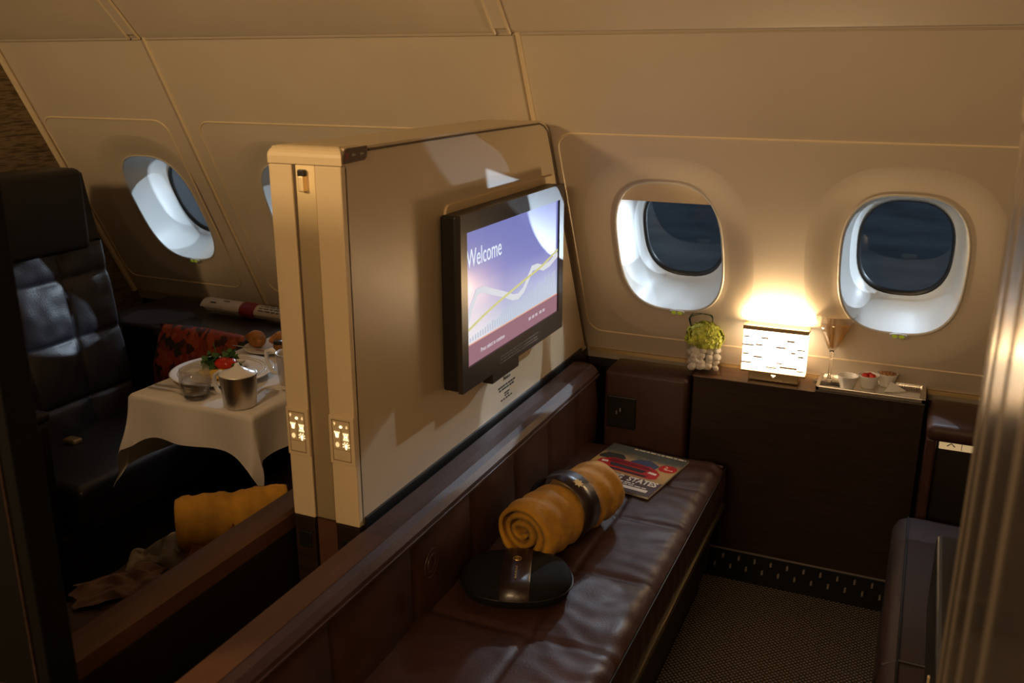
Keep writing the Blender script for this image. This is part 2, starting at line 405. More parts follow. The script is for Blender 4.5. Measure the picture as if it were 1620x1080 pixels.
# thin dark shadow line and raised trim bead along the top edge
obj('edge_trim', tube([(DX1+.001,y,z) for y,z in ((1.55,1.470),(2.0,1.471),(2.42,1.470),(2.452,1.462),(2.48,1.446),(2.499,1.41),(2.525,1.36),(2.60,1.2),(2.70,1.0),(2.80,.8),(2.845,.71))], .0022, 6), M['wallgap'], dv)
b = bx(DX0-.001,DX1+.002,DY,DY+.088,1.447,top+.003); 
obj('end_cap', (lambda b:(bmesh.ops.bevel(b, geom=[e for e in b.edges if abs((e.verts[0].co-e.verts[1].co).normalized().x)>.9 and e.verts[0].co.z>1.46 or (abs((e.verts[0].co-e.verts[1].co).normalized().y)>.9 and e.verts[0].co.z>1.46)], offset=.02, segments=5, affect='EDGES', profile=.5), b)[1])(b), M['creamend'], dv)
for xa, xb in ((DX0,-1.112),(-1.060,DX1)):
    obj('edge_post', bx(xa,xb,DY,DY+.02,.70,1.4455,r=.0025), M['creamend'], dv)
obj('gold_channel', bx(-1.108,-1.064,DY+.006,DY+.02,.702,1.445), M['gold'], dv)
obj('channel_shadow', bx(-1.112,-1.108,DY+.004,DY+.02,.702,1.445), M['wallgap'], dv)
la = obj('latch', bx(-1.095,-1.083,DY-.006,DY+.008,1.395,1.425,r=.002), M['gold'], dv)
obj('latch_hook', bx(-1.098,-1.082,DY-.004,DY+.008,1.423,1.437,r=.003), M['black'], dv)
# seat belt style indicator on the side of the cap
pts = [(1.459,1.450),(1.53,1.452),(1.538,1.456),(1.542,1.464),(1.542,1.4785),(1.475,1.4785),(1.463,1.473),(1.459,1.463)]
ind = obj('indicator_lens', prism(pts,'x',DX1+.002,DX1+.0045), M['ashtint'], dv)
def side_text(s, size, y, z, m, x, name, parent, squeeze=1., align='LEFT'):
    q = bmesh.new(); add(q, text_bm(s,size,.0003,align,squeeze), frame_mx((x,y,z),(0,1,0),(0,0,1))); return obj(name, q, m, parent)
side_text('X', .016, 1.466, 1.459, M['redicon'], DX1+.0048, 'cross_mark', ind)
for yy in (1.487,1.515):
    q = bmesh.new(); add(q, flat([(0,0),(.006,-.004),(.006,-.0015),(.014,-.0015),(.014,.0015),(.006,.0015),(.006,.004)],.0003), frame_mx((DX1+.0048,yy,1.465),(0,1,0),(0,0,1))); obj('arrow_mark', q, M['greyicon'], ind)
# lit switch panels on both posts
def switch_panel(xa, xb, dz):
    zc = .735+dz; xc = (xa+xb)/2
    p = obj('switch_panel', bx(xa-.001,xb+.001,DY-.004,DY+.004,zc-.053,zc+.053,r=.002), M['creamend'], dv)
    w = (xb-xa)
    fr = bmesh.new()
    for a in ((xc-w*.38,xc-w*.35,zc-.045,zc+.045),(xc+w*.35,xc+w*.38,zc-.045,zc+.045),(xc-w*.38,xc+w*.38,zc+.043,zc+.045),(xc-w*.38,xc+w*.38,zc-.045,zc-.043),(xc-.0005,xc+.0005,zc-.014,zc+.028),(xc-w*.35,xc+w*.35,zc-.020,zc-.019)):
        box(fr, a[0],a[1],DY-.0046,DY-.003,a[2],a[3])
    obj('switch_outline', fr, M['outline'], p)
    mx = lambda x,z: frame_mx((x,DY-.0045,z),(1,0,0),(0,0,1))
    s = .0045
    def icon(shapes, x, z, m, name):
        z = zc+(z-zc)*1.28
        q = bmesh.new()
        for pts in shapes: add(q, flat(pts,.0006), mx(x,z))
        obj(name, q, m, p)
    L = xc-.010; R = xc+.011
    icon([[(-.0022,.003),(.0022,.003),(.0008,-.0005),(.0008,-.003),(-.0008,-.003),(-.0008,-.0005)]], xc-.015, zc+.028, M['iconw'], 'reading_icon')
    icon([superell(.0036,.0028,2.2,14)], xc, zc+.024, M['icon'], 'call_icon')
    icon([[(-.002,-.003),(.002,-.003),(.0012,.001),(0,.0038),(-.0012,.001)]], xc+.014, zc+.025, M['iconw'], 'dimmer_icon')
    rays = lambda k, yy: [[(dx-.0006,yy),(dx+.0006,yy),(dx*1.25+.0006,yy+.004*k),(dx*1.25-.0006,yy+.004*k)] for dx in (-.0045,-.0015,.0015,.0045)]
    icon([[(-.0042,.003),(.0042,.003),(.003,-.006),(-.003,-.006)]]+rays(1,.003), L, zc+.010, M['icon'], 'downlight_icon')
    icon([[(-.0042,.004),(-.0018,.002),(.0018,.002),(.0042,.004),(.0042,-.004),(.0018,-.002),(-.0018,-.002),(-.0042,-.004)]]+rays(1,.004)+rays(-1,-.004), R, zc+.008, M['icon'], 'wash_light_icon')
    icon([superell(.0045,.0055,2,18)], L, zc-.007, M['iconw'], 'round_icon')
    bulb = [(-.0032,.002),(-.002,.0044),(.002,.0044),(.0032,.002),(.0026,-.002),(.0009,-.007),(-.0009,-.007),(-.0026,-.002)]
    ry = []
    for a in (-20,25,65,115,155,200):
        ca, sa = math.cos(math.radians(a)), math.sin(math.radians(a))
        ry.append([(ca*.0055+sa*.0006,sa*.0055-ca*.0006+.001),(ca*.0085+sa*.0006,sa*.0085-ca*.0006+.001),(ca*.0085-sa*.0006,sa*.0085+ca*.0006+.001),(ca*.0055-sa*.0006,sa*.0055+ca*.0006+.001)])
    icon([bulb]+ry, R, zc-.008, M['icon'], 'bulb_icon')
    icon([[(-.006,-.002),(-.002,.002),(-.001,.001),(-.004,-.002)],[(0,-.002),(.004,.002),(.005,.001),(.002,-.002)]], xc, zc-.027, M['bead'], 'shoe_icon')
switch_panel(DX0+.001,-1.113,.160); switch_panel(-1.059,DX1-.001,.158)
# dark brown lower end of the divider
obj('lower_panel', bx(DX0,DX1,DY+.014,2.86,.02,.70), M['dark'], dv)
for xa, xb in ((DX0,-1.114),(-1.058,DX1)):
    lp = obj('lower_post', bx(xa,xb,DY,DY+.016,.02,.698,r=.002), M['wood'], dv)
    sx = (xa+xb)/2
    sk = obj('socket', bx(sx-.016,sx+.016,DY-.003,DY+.002,.625,.665,r=.003), M['black'], lp)
    sk.data.name = 'socket'
obj('lower_channel', bx(-1.110,-1.062,DY+.006,DY+.016,.02,.698), M['woodcap'], dv)
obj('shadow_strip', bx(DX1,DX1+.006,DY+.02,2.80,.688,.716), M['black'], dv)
# beige mounting plate behind the television
pts = rrect(.337,.228,.02,4,2.192,1.092)
obj('screen_plate', prism(pts,'x',DX1,DX1+.006), M['creamend'], dv)
# notice printed below the screen
nt_ = obj('notice_print', flat([(0,0),(.0001,0),(.0001,.0001)],.0001), M['ink'], dv)
bpy.data.objects.remove(nt_)
q = bmesh.new()
def words(q, y0, z, total, h, n, seed):
    rr = random.Random(seed); y = y0
    for k in range(n):
        w = total/n*rr.uniform(.6,.9); box(q, DX1+.0003, DX1+.0009, y, y+w, z, z+h); y += total/n
add(q, text_bm('Notice',.017,.0003,'CENTER'), frame_mx((DX1+.0005,2.200,.797),(0,1,0),(0,0,1)))
for k,(z,h,wd,n) in enumerate(((.780,.005,.115,7),(.771,.005,.10,6),(.757,.004,.035,2),(.750,.004,.03,2),(.741,.004,.08,5))): words(q, 2.2-wd/2, z, wd, h, n, k)
obj('notice_print', q, M['ink'], dv)

# ------------------------------------------------------------------ television
tv = thing('television', 'black flat television showing a welcome screen, mounted on the cream partition', 'television', (-.97,2.14,.87))
TX = -.940
obj('housing', bx(-.994,TX-.0125,1.822,2.462,.886,1.303,r=.006), M['black'], tv)
bz = bmesh.new()
Y0,Y1,Z0,Z1 = 1.820,2.464,.884,1.305; y0,y1,z0,z1 = 1.852,2.432,.940,1.262
for a in ((Y0,y0,Z0,Z1),(y1,Y1,Z0,Z1),(y0,y1,Z0,z0),(y0,y1,z1,Z1)): box(bz, TX-.012,TX,a[0],a[1],a[2],a[3])
obj('bezel', bz, M['bezel'], tv)
obj('remote_tab', bx(TX-.03,TX-.001,1.985,2.15,.856,.888,r=.003), M['bezel'], tv)
q = bmesh.new(); rr = random.Random(3)
for z in (.905,.914,.897):
    y = 2.03
    while y < 2.27:
        w = rr.uniform(.008,.03); box(q, TX,TX+.0004,y,min(y+w,2.28),z,z+.0025); y += w+.005
obj('bezel_print', q, mat('bezel_print', (.16,.12,.10), .5, bump=.01), tv)
def screen_mat():
    m = bpy.data.materials.new('screen'); m.use_nodes = True; nt = m.node_tree; b = nt.nodes['Principled BSDF']
    b.inputs['Base Color'].default_value = (.03,.03,.04,1); b.inputs['Roughness'].default_value = .22
    tc = nt.nodes.new('ShaderNodeTexCoord'); sp = nt.nodes.new('ShaderNodeSeparateXYZ'); nt.links.new(tc.outputs['Generated'], sp.inputs[0])
    def ramp(src, stops):
        r = nt.nodes.new('ShaderNodeValToRGB'); e = r.color_ramp.elements
        while len(e) < len(stops): e.new(.5)
        for i,(p,c) in enumerate(stops): e[i].position = p; e[i].color = (*c,1)
        nt.links.new(src, r.inputs[0]); return r.outputs[0]
    v = ramp(sp.outputs['Z'], [(0,(.55,.62,.75)),(.2,(.62,.70,.85)),(.42,(.42,.42,.72)),(.62,(.25,.26,.62)),(1,(.20,.22,.56))])
    h = ramp(sp.outputs['Y'], [(0,(1,.80,.62)),(.16,(.72,.52,.48)),(.38,(0,0,0)),(1,(0,0,0))])
    hz = ramp(sp.outputs['Z'], [(0,(1,1,1)),(.25,(.9,.9,.9)),(.5,(.5,.5,.5)),(.75,(.08,.08,.08)),(1,(0,0,0))])
    mul = nt.nodes.new('ShaderNodeMix'); mul.data_type = 'RGBA'; mul.blend_type = 'MULTIPLY'; mul.inputs[0].default_value = 1
    nt.links.new(h, mul.inputs[6]); nt.links.new(hz, mul.inputs[7])
    mx = nt.nodes.new('ShaderNodeMix'); mx.data_type = 'RGBA'; mx.blend_type = 'SCREEN'; mx.inputs[0].default_value = .8
    nt.links.new(v, mx.inputs[6]); nt.links.new(mul.outputs[2], mx.inputs[7])
    nt.links.new(mx.outputs[2], b.inputs['Emission Color']); b.inputs['Emission Strength'].default_value = .85
    return m
disp = obj('display', bx(TX-.010,TX-.006,y0,y1,z0,z1), screen_mat(), tv)
SM = lambda u,v,d=0.: frame_mx((TX-.0058+d, y0+u*(y1-y0), z0+v*(z1-z0)), (0,1,0), (0,0,1))
W_, H_ = y1-y0, z1-z0
def scr(name, b, m, d=0.): 
    q = bmesh.new(); add(q, b, SM(0,0,d)); return obj(name, q, m, disp)
def uv(pts): return [(p[0]*W_,p[1]*H_) for p in pts]
def smooth_curve(keys, n=60):
    out = []
    for i in range(n+1):
        t = i/n*(len(keys)-1); k = min(int(t),len(keys)-2); f = t-k
        P = [Vector(keys[max(0,min(len(keys)-1,k+j))]) for j in (-1,0,1,2)]
        out.append(tuple(.5*((2*P[1])+(P[2]-P[0])*f+(2*P[0]-5*P[1]+4*P[2]-P[3])*f*f+(3*P[1]-P[0]-3*P[2]+P[3])*f**3)))
    return out
scr('bottom_band', flat(uv([(0,0),(1,0),(1,.155),(0,.155)]),.0003), emis('screen_band',(.40,.20,.24),.8))
scr('bottom_band_line', flat(uv([(0,.155),(1,.155),(1,.165),(0,.165)]),.0003), emis('screen_line',(.85,.45,.32),.9))
scr('white_ribbon', ribbon(uv([(.0,.30),(.04,.42),(.10,.535),(.16,.53),(.26,.47),(.38,.40),(.46,.345),(.52,.33),(.58,.36),(.63,.43),(.68,.505),(.74,.50),(.82,.46),(.90,.47),(1,.52)]),[.016]*15), emis('ribbon_white',(.80,.80,.84),.9), .0002)
scr('gold_line', ribbon([tuple(p) for p in smooth_curve(uv([(0,.27),(.15,.325),(.3,.37),(.45,.405),(.6,.44),(.8,.485),(1,.56)]))],.0065), emis('ribbon_gold',(.78,.72,.28),.85), .0004)
q = bmesh.new(); rr = random.Random(5)
for k in range(40):
    u = .03+.95*k/40; hb = .20+rr.random()*.05; ht = .27+.25*u*rr.uniform(.7,1.1)
    add(q, flat(uv([(u,.18),(u+.012,.18),(u+.012,ht*.75),(u,ht*.75)]),.0001))
scr('skyline', q, emis('screen_skyline',(.62,.66,.78),.85))
scr('welcome_text', (lambda b:(bmesh.ops.transform(b, matrix=Matrix.Translation((.012*W_*1,.735*H_,0)), verts=b.verts),b)[1])(text_bm('Welcome',.062,.0002,'LEFT',.78)), emis('screen_text',(.78,.84,.92),1.), .0005)
scr('caption_text', (lambda b:(bmesh.ops.transform(b, matrix=Matrix.Translation((.13*W_,.055*H_,0)), verts=b.verts),b)[1])(text_bm('Press select to continue',.016,.0002,'LEFT',.9)), M['napkin'] if False else emis('screen_caption',(.75,.66,.72),.9), .0005)
q = bmesh.new()
for k,u in enumerate((.64,.68,.72,.77,.81)): add(q, flat(uv([(u,.07),(u+.028,.07),(u+.028,.095),(u,.095)]),.0002))
scr('second_caption', q, emis('screen_caption2',(.62,.50,.56),.9), .0005)

# ------------------------------------------------------------------ ottoman benches along the divider
def bench(sign, name, label):
    """sign +1: suite on the right (+x of the divider); -1: mirrored suite on the left"""
    cx = -1.083; X = lambda d: cx + sign*d
    base = thing(name, label, 'bench', (X(.38),1.7,0))
    ya, yb = .70, 2.645
    if sign < 0: yb = 2.40
    # seat cushion with stitched panels
    xs0, xs1 = .155, .612
    seams_t = [.98,1.28,1.58,1.88,2.18,2.43]
    long_s = .415
    def top(u, v):
        x = xs0+(xs1-xs0)*u; y = ya+(yb-ya)*v; z = .452
        dy = min(abs(y-s) for s in seams_t); dx = abs(x-long_s)
        z += .012 - .008*math.exp(-(dy/.007)**2) - .006*math.exp(-(dx/.006)**2) - .010*math.exp(-(dy/.06)**2)*0.5
        # pillow swell and wrinkles running into the front edge
        wr = max(0,(x-long_s)/(xs1-long_s))
        z += .0045*wr*math.sin(y*95+6*noise.noise(Vector((x*8,y*5,0)))) * (0.4+.6*abs(noise.noise(Vector((y*6,1,0)))))
        z += .0016*noise.noise(Vector((x*22,y*30,3)))
        ed = min(u/.05,1)*1.; fe = min((1-u)/.07,1); ee = min(v/.02,1,(1-v)/.02)
        z -= .022*((1-fe)**2) + .02*((1-ee)**2)
        return (X(x+.004*(1-fe)), y, z)
    g = grid(56, 200, top)
    st = obj('seat_cushion', g, M['leather'], base, True)
    fr = grid(10,120, lambda u,v:(X(xs1+.004+.006*math.sin(PI*u)+.002*math.sin(v*180)*math.sin(PI*u)), ya+(yb-ya)*v, .443-.115*u))
    obj('front_border', fr, M['leather'], base, True)
    obj('end_border', bx(min(X(xs0),X(xs1)),max(X(xs0),X(xs1)),yb-.012,yb,.33,.45,r=.005), M['leather'], base)
    obj('piping', tube([(X(xs1+.006),ya+(yb-ya)*k/30,.440) for k in range(31)],.0022,6), M['blackleather'], base, True)
    obj('brass_trim', bx(min(X(.600),X(.622)),max(X(.600),X(.622)),ya,yb,.306,.324), M['benchbrass'], base)
    obj('plinth', bx(min(X(.10),X(.585)),max(X(.10),X(.585)),ya,yb,.10,.325), M['dark'], base)
    obj('kick_panel', bx(min(X(.10),X(.560)),max(X(.10),X(.560)),ya,yb,0,.10), M['black'], base)
    # backrest: channelled leather leaning on the divider, rolled top
    chan = [.62,.92,1.22,1.52,1.80,2.06,2.30,2.52]
    zt, zb = .668, .44
    ye = yb+.05
    def back(u, v):
        z = zb+(zt-zb)*v; y = .45+(ye-.45)*u
        dy = min(abs(y-s) for s in chan)
        lo = max([s for s in chan if s <= y], default=.40); hi = min([s for s in chan if s > y], default=2.80)
        t = (y-lo)/(hi-lo); puff = .016*math.sin(PI*min(max(t,0),1))**.6
        d = .166 + puff*math.sin(PI*(.15+.8*v))**.7 - .004*math.exp(-(dy/.008)**2) + .004*(1-v)
        d += .002*noise.noise(Vector((y*14,z*22,sign)))
        return (X(d), y, z)
    obj('backrest', grid(240, 24, back), M['leather'], base, True)
    # top roll / cap rail
    cap = [(.093,.66),(.093,.694),(.100,.702),(.135,.703),(.158,.700),(.172,.692),(.182,.678),(.184,.660)]
    rings = [[(X(d),y,z) for d,z in cap] for y in (.40,.6,1.0,1.40,1.8,2.2,ye-.01,ye)]
    obj('cap_rail', loft(rings, True, True), M['woodcap'] if sign<0 else M['leather'], base, False)
    if sign > 0:
        obj('cap_panel', loft([[(X(d),y,z+.0015) for d,z in cap[1:5]] for y in (.40,1.0,1.44)], closed=False), M['woodcap'], base)
    obj('cap_piping', tube([(X(.185),.42+(ye-.42)*k/30,.668) for k in range(31)],.003,6), M['leather'], base, True)
    obj('back_shell', bx(min(X(.093),X(.19)),max(X(.093),X(.165)),.40,ye,.0,.66), M['dark'], base)
    return base
br = bench(1, 'ottoman_bench', 'dark brown leather bench with stitched seat panels below the television')
bl = bench(-1, 'ottoman_bench', 'shadowed bench of the far suite, left of the cream partition')
q = bmesh.new()
mxm = frame_mx((-.889,1.56,.590),(0,1,0),(.06,0,1))
add(q, tube([mxm @ Vector((.03*math.cos(a*PI/16),.034*math.sin(a*PI/16),0)) for a in range(32)],.0012,5,True))
add(q, tube([mxm @ Vector((.018*math.cos(a*PI/8),.02*math.sin(a*PI/8),0)) for a in range(16)],.002,5,True))
obj('embossed_crest', q, M['leather'], br)

# ------------------------------------------------------------------ window side consoles
co = thing('side_console', 'dark wood side console under the two right windows, with black air grille at floor', 'console', (-.25,2.80,0))
obj('body', bx(-.605,.066,2.748,2.90,.115,.690,r=.003), M['wood'], co)
obj('top', bx(-.605,-.235,2.738,2.875,.690,.6935,r=.0015), mat('console_top',(.11,.055,.03),.3,bump=.02,bscale=60,var=.2,stretch=(1,8,1)), co)
obj('sliding_table', bx(-.236,.066,2.738,2.875,.690,.698,r=.002), M['wood'], co)
gp = obj('air_grille', bx(-.605,.066,2.756,2.77,.0,.112), M['grille'], co)
q = bmesh.new()
for r_ in range(2):
    for k in range(13):
        x = -.575+k*.051+(.0255 if r_ else 0); z = .083-.034*r_
        if x < .05:
            q = bmesh.new(); add(q, flat([(-.002,-.008),(.004,-.005),(.004,.010),(-.002,.007)],.006), frame_mx((x,2.756,z),(1,0,0),(0,0,1))); obj('louvre_blade', q, M['slot'], gp)
obj('top_rail', bx(-.605,.066,2.750,2.762,.108,.116), M['brushed'], gp)
ac = thing('console_armrest', 'dark leather covered box at console end, in the corner beside the bench backrest', 'armrest', (-.75,2.76,0))
obj('cover', bx(-.885,-.614,2.712,2.86,.10,.683,r=.014,seg=3), M['leather'], ac, True)
sk = obj('outlet_panel', bx(-.872,-.775,2.706,2.714,.490,.60,r=.004), M['black'], ac)
for k,(x,z) in enumerate(((-.838,.545),(-.826,.555))):
    obj('outlet_pin', bx(x-.002,x+.002,2.703,2.707,z-.006,z+.006), M['slot'], sk)
bt = struct(obj('trim_1', bx(-.99,1.3,2.868,2.880,.688,.700), M['brass']))
lt = struct(obj('trim_2', bx(-.99,1.3,2.876,2.892,.700,.712), M['dark']))

# left console
lc = thing('side_console', 'long dark console under the left suite windows, holding the rolled newspaper', 'console', (-2.0,2.66,0))
obj('body', bx(-2.86,-1.20,2.50,2.86,.0,.655,r=.004), M['dark'], lc)
obj('top', bx(-2.87,-1.19,2.47,2.865,.655,.692,r=.012,seg=3), mat('left_console_top',(.022,.018,.017),.28,bump=.02), lc)
dw = obj('drawer', bx(-2.42,-1.30,2.484,2.502,.42,.64,r=.003), M['wood'], lc)
obj('pull', bx(-2.33,-2.03,2.476,2.488,.60,.618,r=.003), M['brass'], dw)
lt2 = struct(obj('trim_3', bx(-3.05,-1.17,2.872,2.884,.695,.704), M['brass']))
# ------------------------------------------------------------------ things on the right console
CT = .6945
lamp = thing('table_lamp', 'glowing rectangular table lamp with staggered dash pattern, between the two windows', 'lamp', (-.378,2.79,CT))
def lamp_mat():
    m = bpy.data.materials.new('lamp_shade'); m.use_nodes = True; nt = m.node_tree; b = nt.nodes['Principled BSDF']
    b.inputs['Base Color'].default_value = (.9,.8,.65,1)
    tc = nt.nodes.new('ShaderNodeTexCoord'); sp = nt.nodes.new('ShaderNodeSeparateXYZ'); nt.links.new(tc.outputs['Generated'], sp.inputs[0])
    r = nt.nodes.new('ShaderNodeValToRGB'); e = r.color_ramp.elements
    e[0].color = (1,.62,.30,1); e[1].color = (1,.82,.58,1); e[1].position = .5
    nt.links.new(sp.outputs['Z'], r.inputs[0]); nt.links.new(r.outputs[0], b.inputs['Emission Color']); b.inputs['Emission Strength'].default_value = 5.5
    return m
sh = obj('lamp_shade', bx(-.474,-.287,2.742,2.782,.733,.866,r=.002), lamp_mat(), lamp)
q = loft([[(x,y,z) for x,y in pr] for pr,z in (([(-.476,2.740),(-.285,2.740),(-.285,2.786),(-.476,2.786)],.862),([(-.476,2.740),(-.285,2.740),(-.285,2.786),(-.476,2.786)],.874),([(-.472,2.746),(-.289,2.746),(-.289,2.781),(-.472,2.781)],.874),([(-.472,2.746),(-.289,2.746),(-.289,2.781),(-.472,2.781)],.866))])
obj('shade_frame', q, M['shadeframe'], lamp)
obj('bottom_lip', bx(-.476,-.285,2.740,2.784,.728,.734), M['shadeframe'], lamp)
M_dash = mat('dash_brown',(.42,.25,.13),.6,bump=.01)
q = bmesh.new(); rr = random.Random(11)
for x,z,w in ((-.472,.838,.016),(-.42,.838,.02),(-.345,.835,.022),(-.475,.812,.035),(-.435,.815,.02),(-.375,.813,.028),(-.315,.812,.024),(-.472,.784,.018),(-.44,.777,.026),(-.31,.790,.016),(-.37,.764,.016),(-.475,.757,.03),(-.40,.748,.03),(-.36,.752,.05),(-.33,.80,.012),(-.31,.746,.02)):
    box(q, x, min(x+w,-.288), 2.7395, 2.742, z, z+rr.uniform(.0028,.0048)); obj('dash', q, M_dash, sh); q = bmesh.new()
q.free()
lb = obj('lamp_base', bx(-.456,-.305,2.770,2.836,CT,.730,r=.004), mat('lamp_base',(.60,.46,.25),.35,.5,bump=.02), lamp)
q = bmesh.new(); add(q, flat(superell(.019,.010,2,24),.001), frame_mx((-.38,2.7698,.716),(1,0,0),(0,0,1))); ob = obj('switch_plate', q, M['shadeframe'], lb)
q = bmesh.new()
for dx,dz in ((-.004,.001),(.004,.001),(0,-.003),(0,.003)): add(q, flat([(dx+p[0],dz+p[1]) for p in superell(.003,.003,2,10)],.001), frame_mx((-.38,2.7685,.716),(1,0,0),(0,0,1)))
obj('switch_light', q, M['icon'], ob)

lamp.location.x += .016
# vase with pebbles, hydrangea and a grass loop
VX, VY = -.586, 2.795
va = thing('glass_vase', 'square clear glass vase with white pebbles, left of the glowing lamp', 'vase', (VX,VY,CT), .35)
def vase_bm():
    o_ = rrect(.053,.050,.008,3); i_ = rrect(.049,.046,.006,3)
    L = [[(p[0],p[1],z) for p in pr] for pr,z in ((o_,0),(o_,.10),(i_,.10),(i_,.010))]
    return loft(L, True, True)
obj('bowl', vase_bm(), M['glass'], va, False, world=False)
rr = random.Random(21); R35 = Matrix.Translation((VX,VY,CT)) @ Matrix.Rotation(.35,4,'Z')
placed = []; cnt = 0
meshes = []
for k in range(5):
    b = blob((0,0,0), .0105+.001*k, 1.15, 1.0, .82, .18, 1.5, 3, k); me = bpy.data.meshes.new('pebble'); b.to_mesh(me); b.free()
    for p in me.polygons: p.use_smooth = True
    me.materials.append(M['pebble']); meshes.append(me)
for lay in range(4):
    off = .5 if lay % 2 else 0.
    for i in range(4):
        for j in range(3):
            x = -.0345+.023*(i+.35*off)+rr.uniform(-.0035,.0035); y = -.026+.0245*(j+.35*off)+rr.uniform(-.0035,.0035)
            if abs(x) > .037 or abs(y) > .034: continue
            p = R35 @ Vector((x, y, .0205+.0175*lay+rr.uniform(-.004,.004)))
            o = bpy.data.objects.new('pebble', meshes[rr.randrange(5)]); C.objects.link(o); o.location = p; o.rotation_euler = (rr.random()*.8,rr.random()*.8,rr.random()*6)
            tag(o, 'white pebble packed inside the square glass vase', 'pebble', 'white pebbles in the vase'); cnt += 1
hy = thing('hydrangea', 'lime green hydrangea bloom resting on the vase of white pebbles', 'flower', (VX,VY-.005,CT+.085))
q = bmesh.new(); rr = random.Random(9)
for k in range(420):
    th = rr.random()*2*PI; ph = math.acos(rr.uniform(-.35,1)); d = Vector((math.sin(ph)*math.cos(th),math.sin(ph)*math.sin(th),math.cos(ph)))
    p = Vector((VX,VY-.005,CT+.108)) + Vector((d.x*.056,d.y*.046,d.z*.050))*rr.uniform(.84,1.08)
    ex = d.orthogonal().normalized(); ex.rotate(Matrix.Rotation(rr.random()*6,3,d)); ey = d.cross(ex)
    for s in range(4):
        a = s*PI/2; u = ex*math.cos(a)+ey*math.sin(a); w = d.cross(u); r = rr.uniform(.007,.011)
        vs = [p, p+u*r*.55+w*r*.45+d*.002, p+u*r+d*.0035*rr.uniform(-.5,1.5), p+u*r*.55-w*r*.45+d*.002]
        q.faces.new([q.verts.new(v) for v in vs])
obj('bloom', q, M['green'], hy)
obj('flower_core', blob((VX,VY-.005,CT+.105),.040,1.05,.95,.9,.1,3,3,2), M['green'], hy, True)
obj('stem', tube([(VX,VY,CT+.03),(VX,VY-.003,CT+.10)],.003,6), M['grass'], hy)
gl = thing('grass_loop', 'thin dark green grass blades looped above the hydrangea', 'foliage', (VX-.04,VY,CT+.10))
for k in range(4):
    d = k*.006
    pts = smooth_curve([(VX-.028,VY-.02+d,CT+.115),(VX-.046,VY-.015+d,CT+.155-d*.5),(VX-.052,VY+d,CT+.168+d*.3),(VX-.03,VY+d,CT+.180+d*.6),(VX-.005,VY+d,CT+.186-d*.5),(VX+.018,VY+d*.5,CT+.178+d*.2),(VX+.022,VY,CT+.150)],24)
    obj('blade', tube(pts,.0011,5), M['grass'], gl, True)

# tray and what stands on it
TZ = .712
tr = thing('serving_tray', 'silver rectangular serving tray at the right end of the dark console', 'tray', (-.085,2.81,.698))
obj('tray_plate', bx(-.232,.062,2.745,2.872,.700,.706,r=.001), M['silver'], tr)
q = bmesh.new()
for a in ((-.236,.066,2.740,2.748,.699,.712),(-.236,.066,2.868,2.876,.699,.712),(-.236,-.226,2.740,2.876,.699,.712),(.054,.066,2.740,2.876,.699,.712)): box(q,*a,r=.0015)
obj('tray_rim', q, M['silver'], tr)
q = bmesh.new()
for i in range(11):
    for j in range(5):
        add(q, tube([(-.02+.0066*i+.0028*math.cos(a*PI/3),2.815+.0095*j+.0032*math.sin(a*PI/3),.7075) for a in range(6)],.0009,4,True))
obj('filigree_insert', q, M['slot'], tr)
TT = .7065
mg = thing('martini_glass', 'stemmed cocktail glass with amber drink standing on silver tray', 'glass', (-.205,2.800,TT))
gx, gy = -.205, 2.800
GS = 1.30
obj('bowl', lathe([(p[0]*GS,p[1]*GS) for p in [(.004,.078),(.010,.083),(.048,.166),(.0465,.166),(.009,.0855),(.0,.0815)]],40,(gx,gy,TT)), M['stemglass'], mg, True)
obj('stem', lathe([(p[0]*GS,p[1]*GS) for p in [(.0,.0785),(.0055,.078),(.0035,.068),(.0033,.02),(.005,.008),(.008,.004),(0,.003)]],16,(gx,gy,TT)), M['solidglass'], mg, True)
obj('foot', lathe([(p[0]*GS,p[1]*GS) for p in [(0,.006),(.010,.005),(.034,.0015),(.036,.0005),(.034,0),(0,0)]],40,(gx,gy,TT)), M['solidglass'], mg, True)
obj('drink', lathe([(p[0]*GS,p[1]*GS) for p in [(0,.0835),(.0085,.087),(.0345,.1415),(0,.1415)]],40,(gx,gy,TT)), M['drink'], mg, True)

def ramekin(loc, label):
    t = thing('ramekin', label, 'bowl', loc, 0, 'white ramekins on the silver tray')
    obj('bowl', lathe([(0,0),(.018,0),(.0195,.002),(.0300,.0385),(.0305,.040),(.0292,.040),(.0278,.038),(.018,.006),(0,.005)],36), M['china'], t, True, world=False)
    return t
r0 = ramekin((-.150,2.772,TT), 'empty white ramekin, nearest the cocktail glass on the tray')
r1 = dup(r0, (-.094,2.803,TT), 0, 'white ramekin holding red tomato pieces, middle of three')
r2 = dup(r0, (-.044,2.842,TT), 0, 'white ramekin filled with brown nuts, at the back of the tray')
rr = random.Random(4)
for k,(dx,dy,s) in enumerate(((-.010,-.002,1.),(.010,-.004,.95),(.001,.010,.9))):
    o = obj('cherry_tomato', blob((0,0,0),.0095*s,1.1,1,.95,.12,2,3,k), M['red'], None, True); o.location = (-.094+dx,2.803+dy,TT+.036)
    tag(o, ('red tomato piece on the left side of the middle ramekin','red tomato piece on the right side of the middle ramekin','red tomato piece at the back of the middle ramekin')[k], 'tomato', 'red tomato pieces in the ramekin')
nm = None
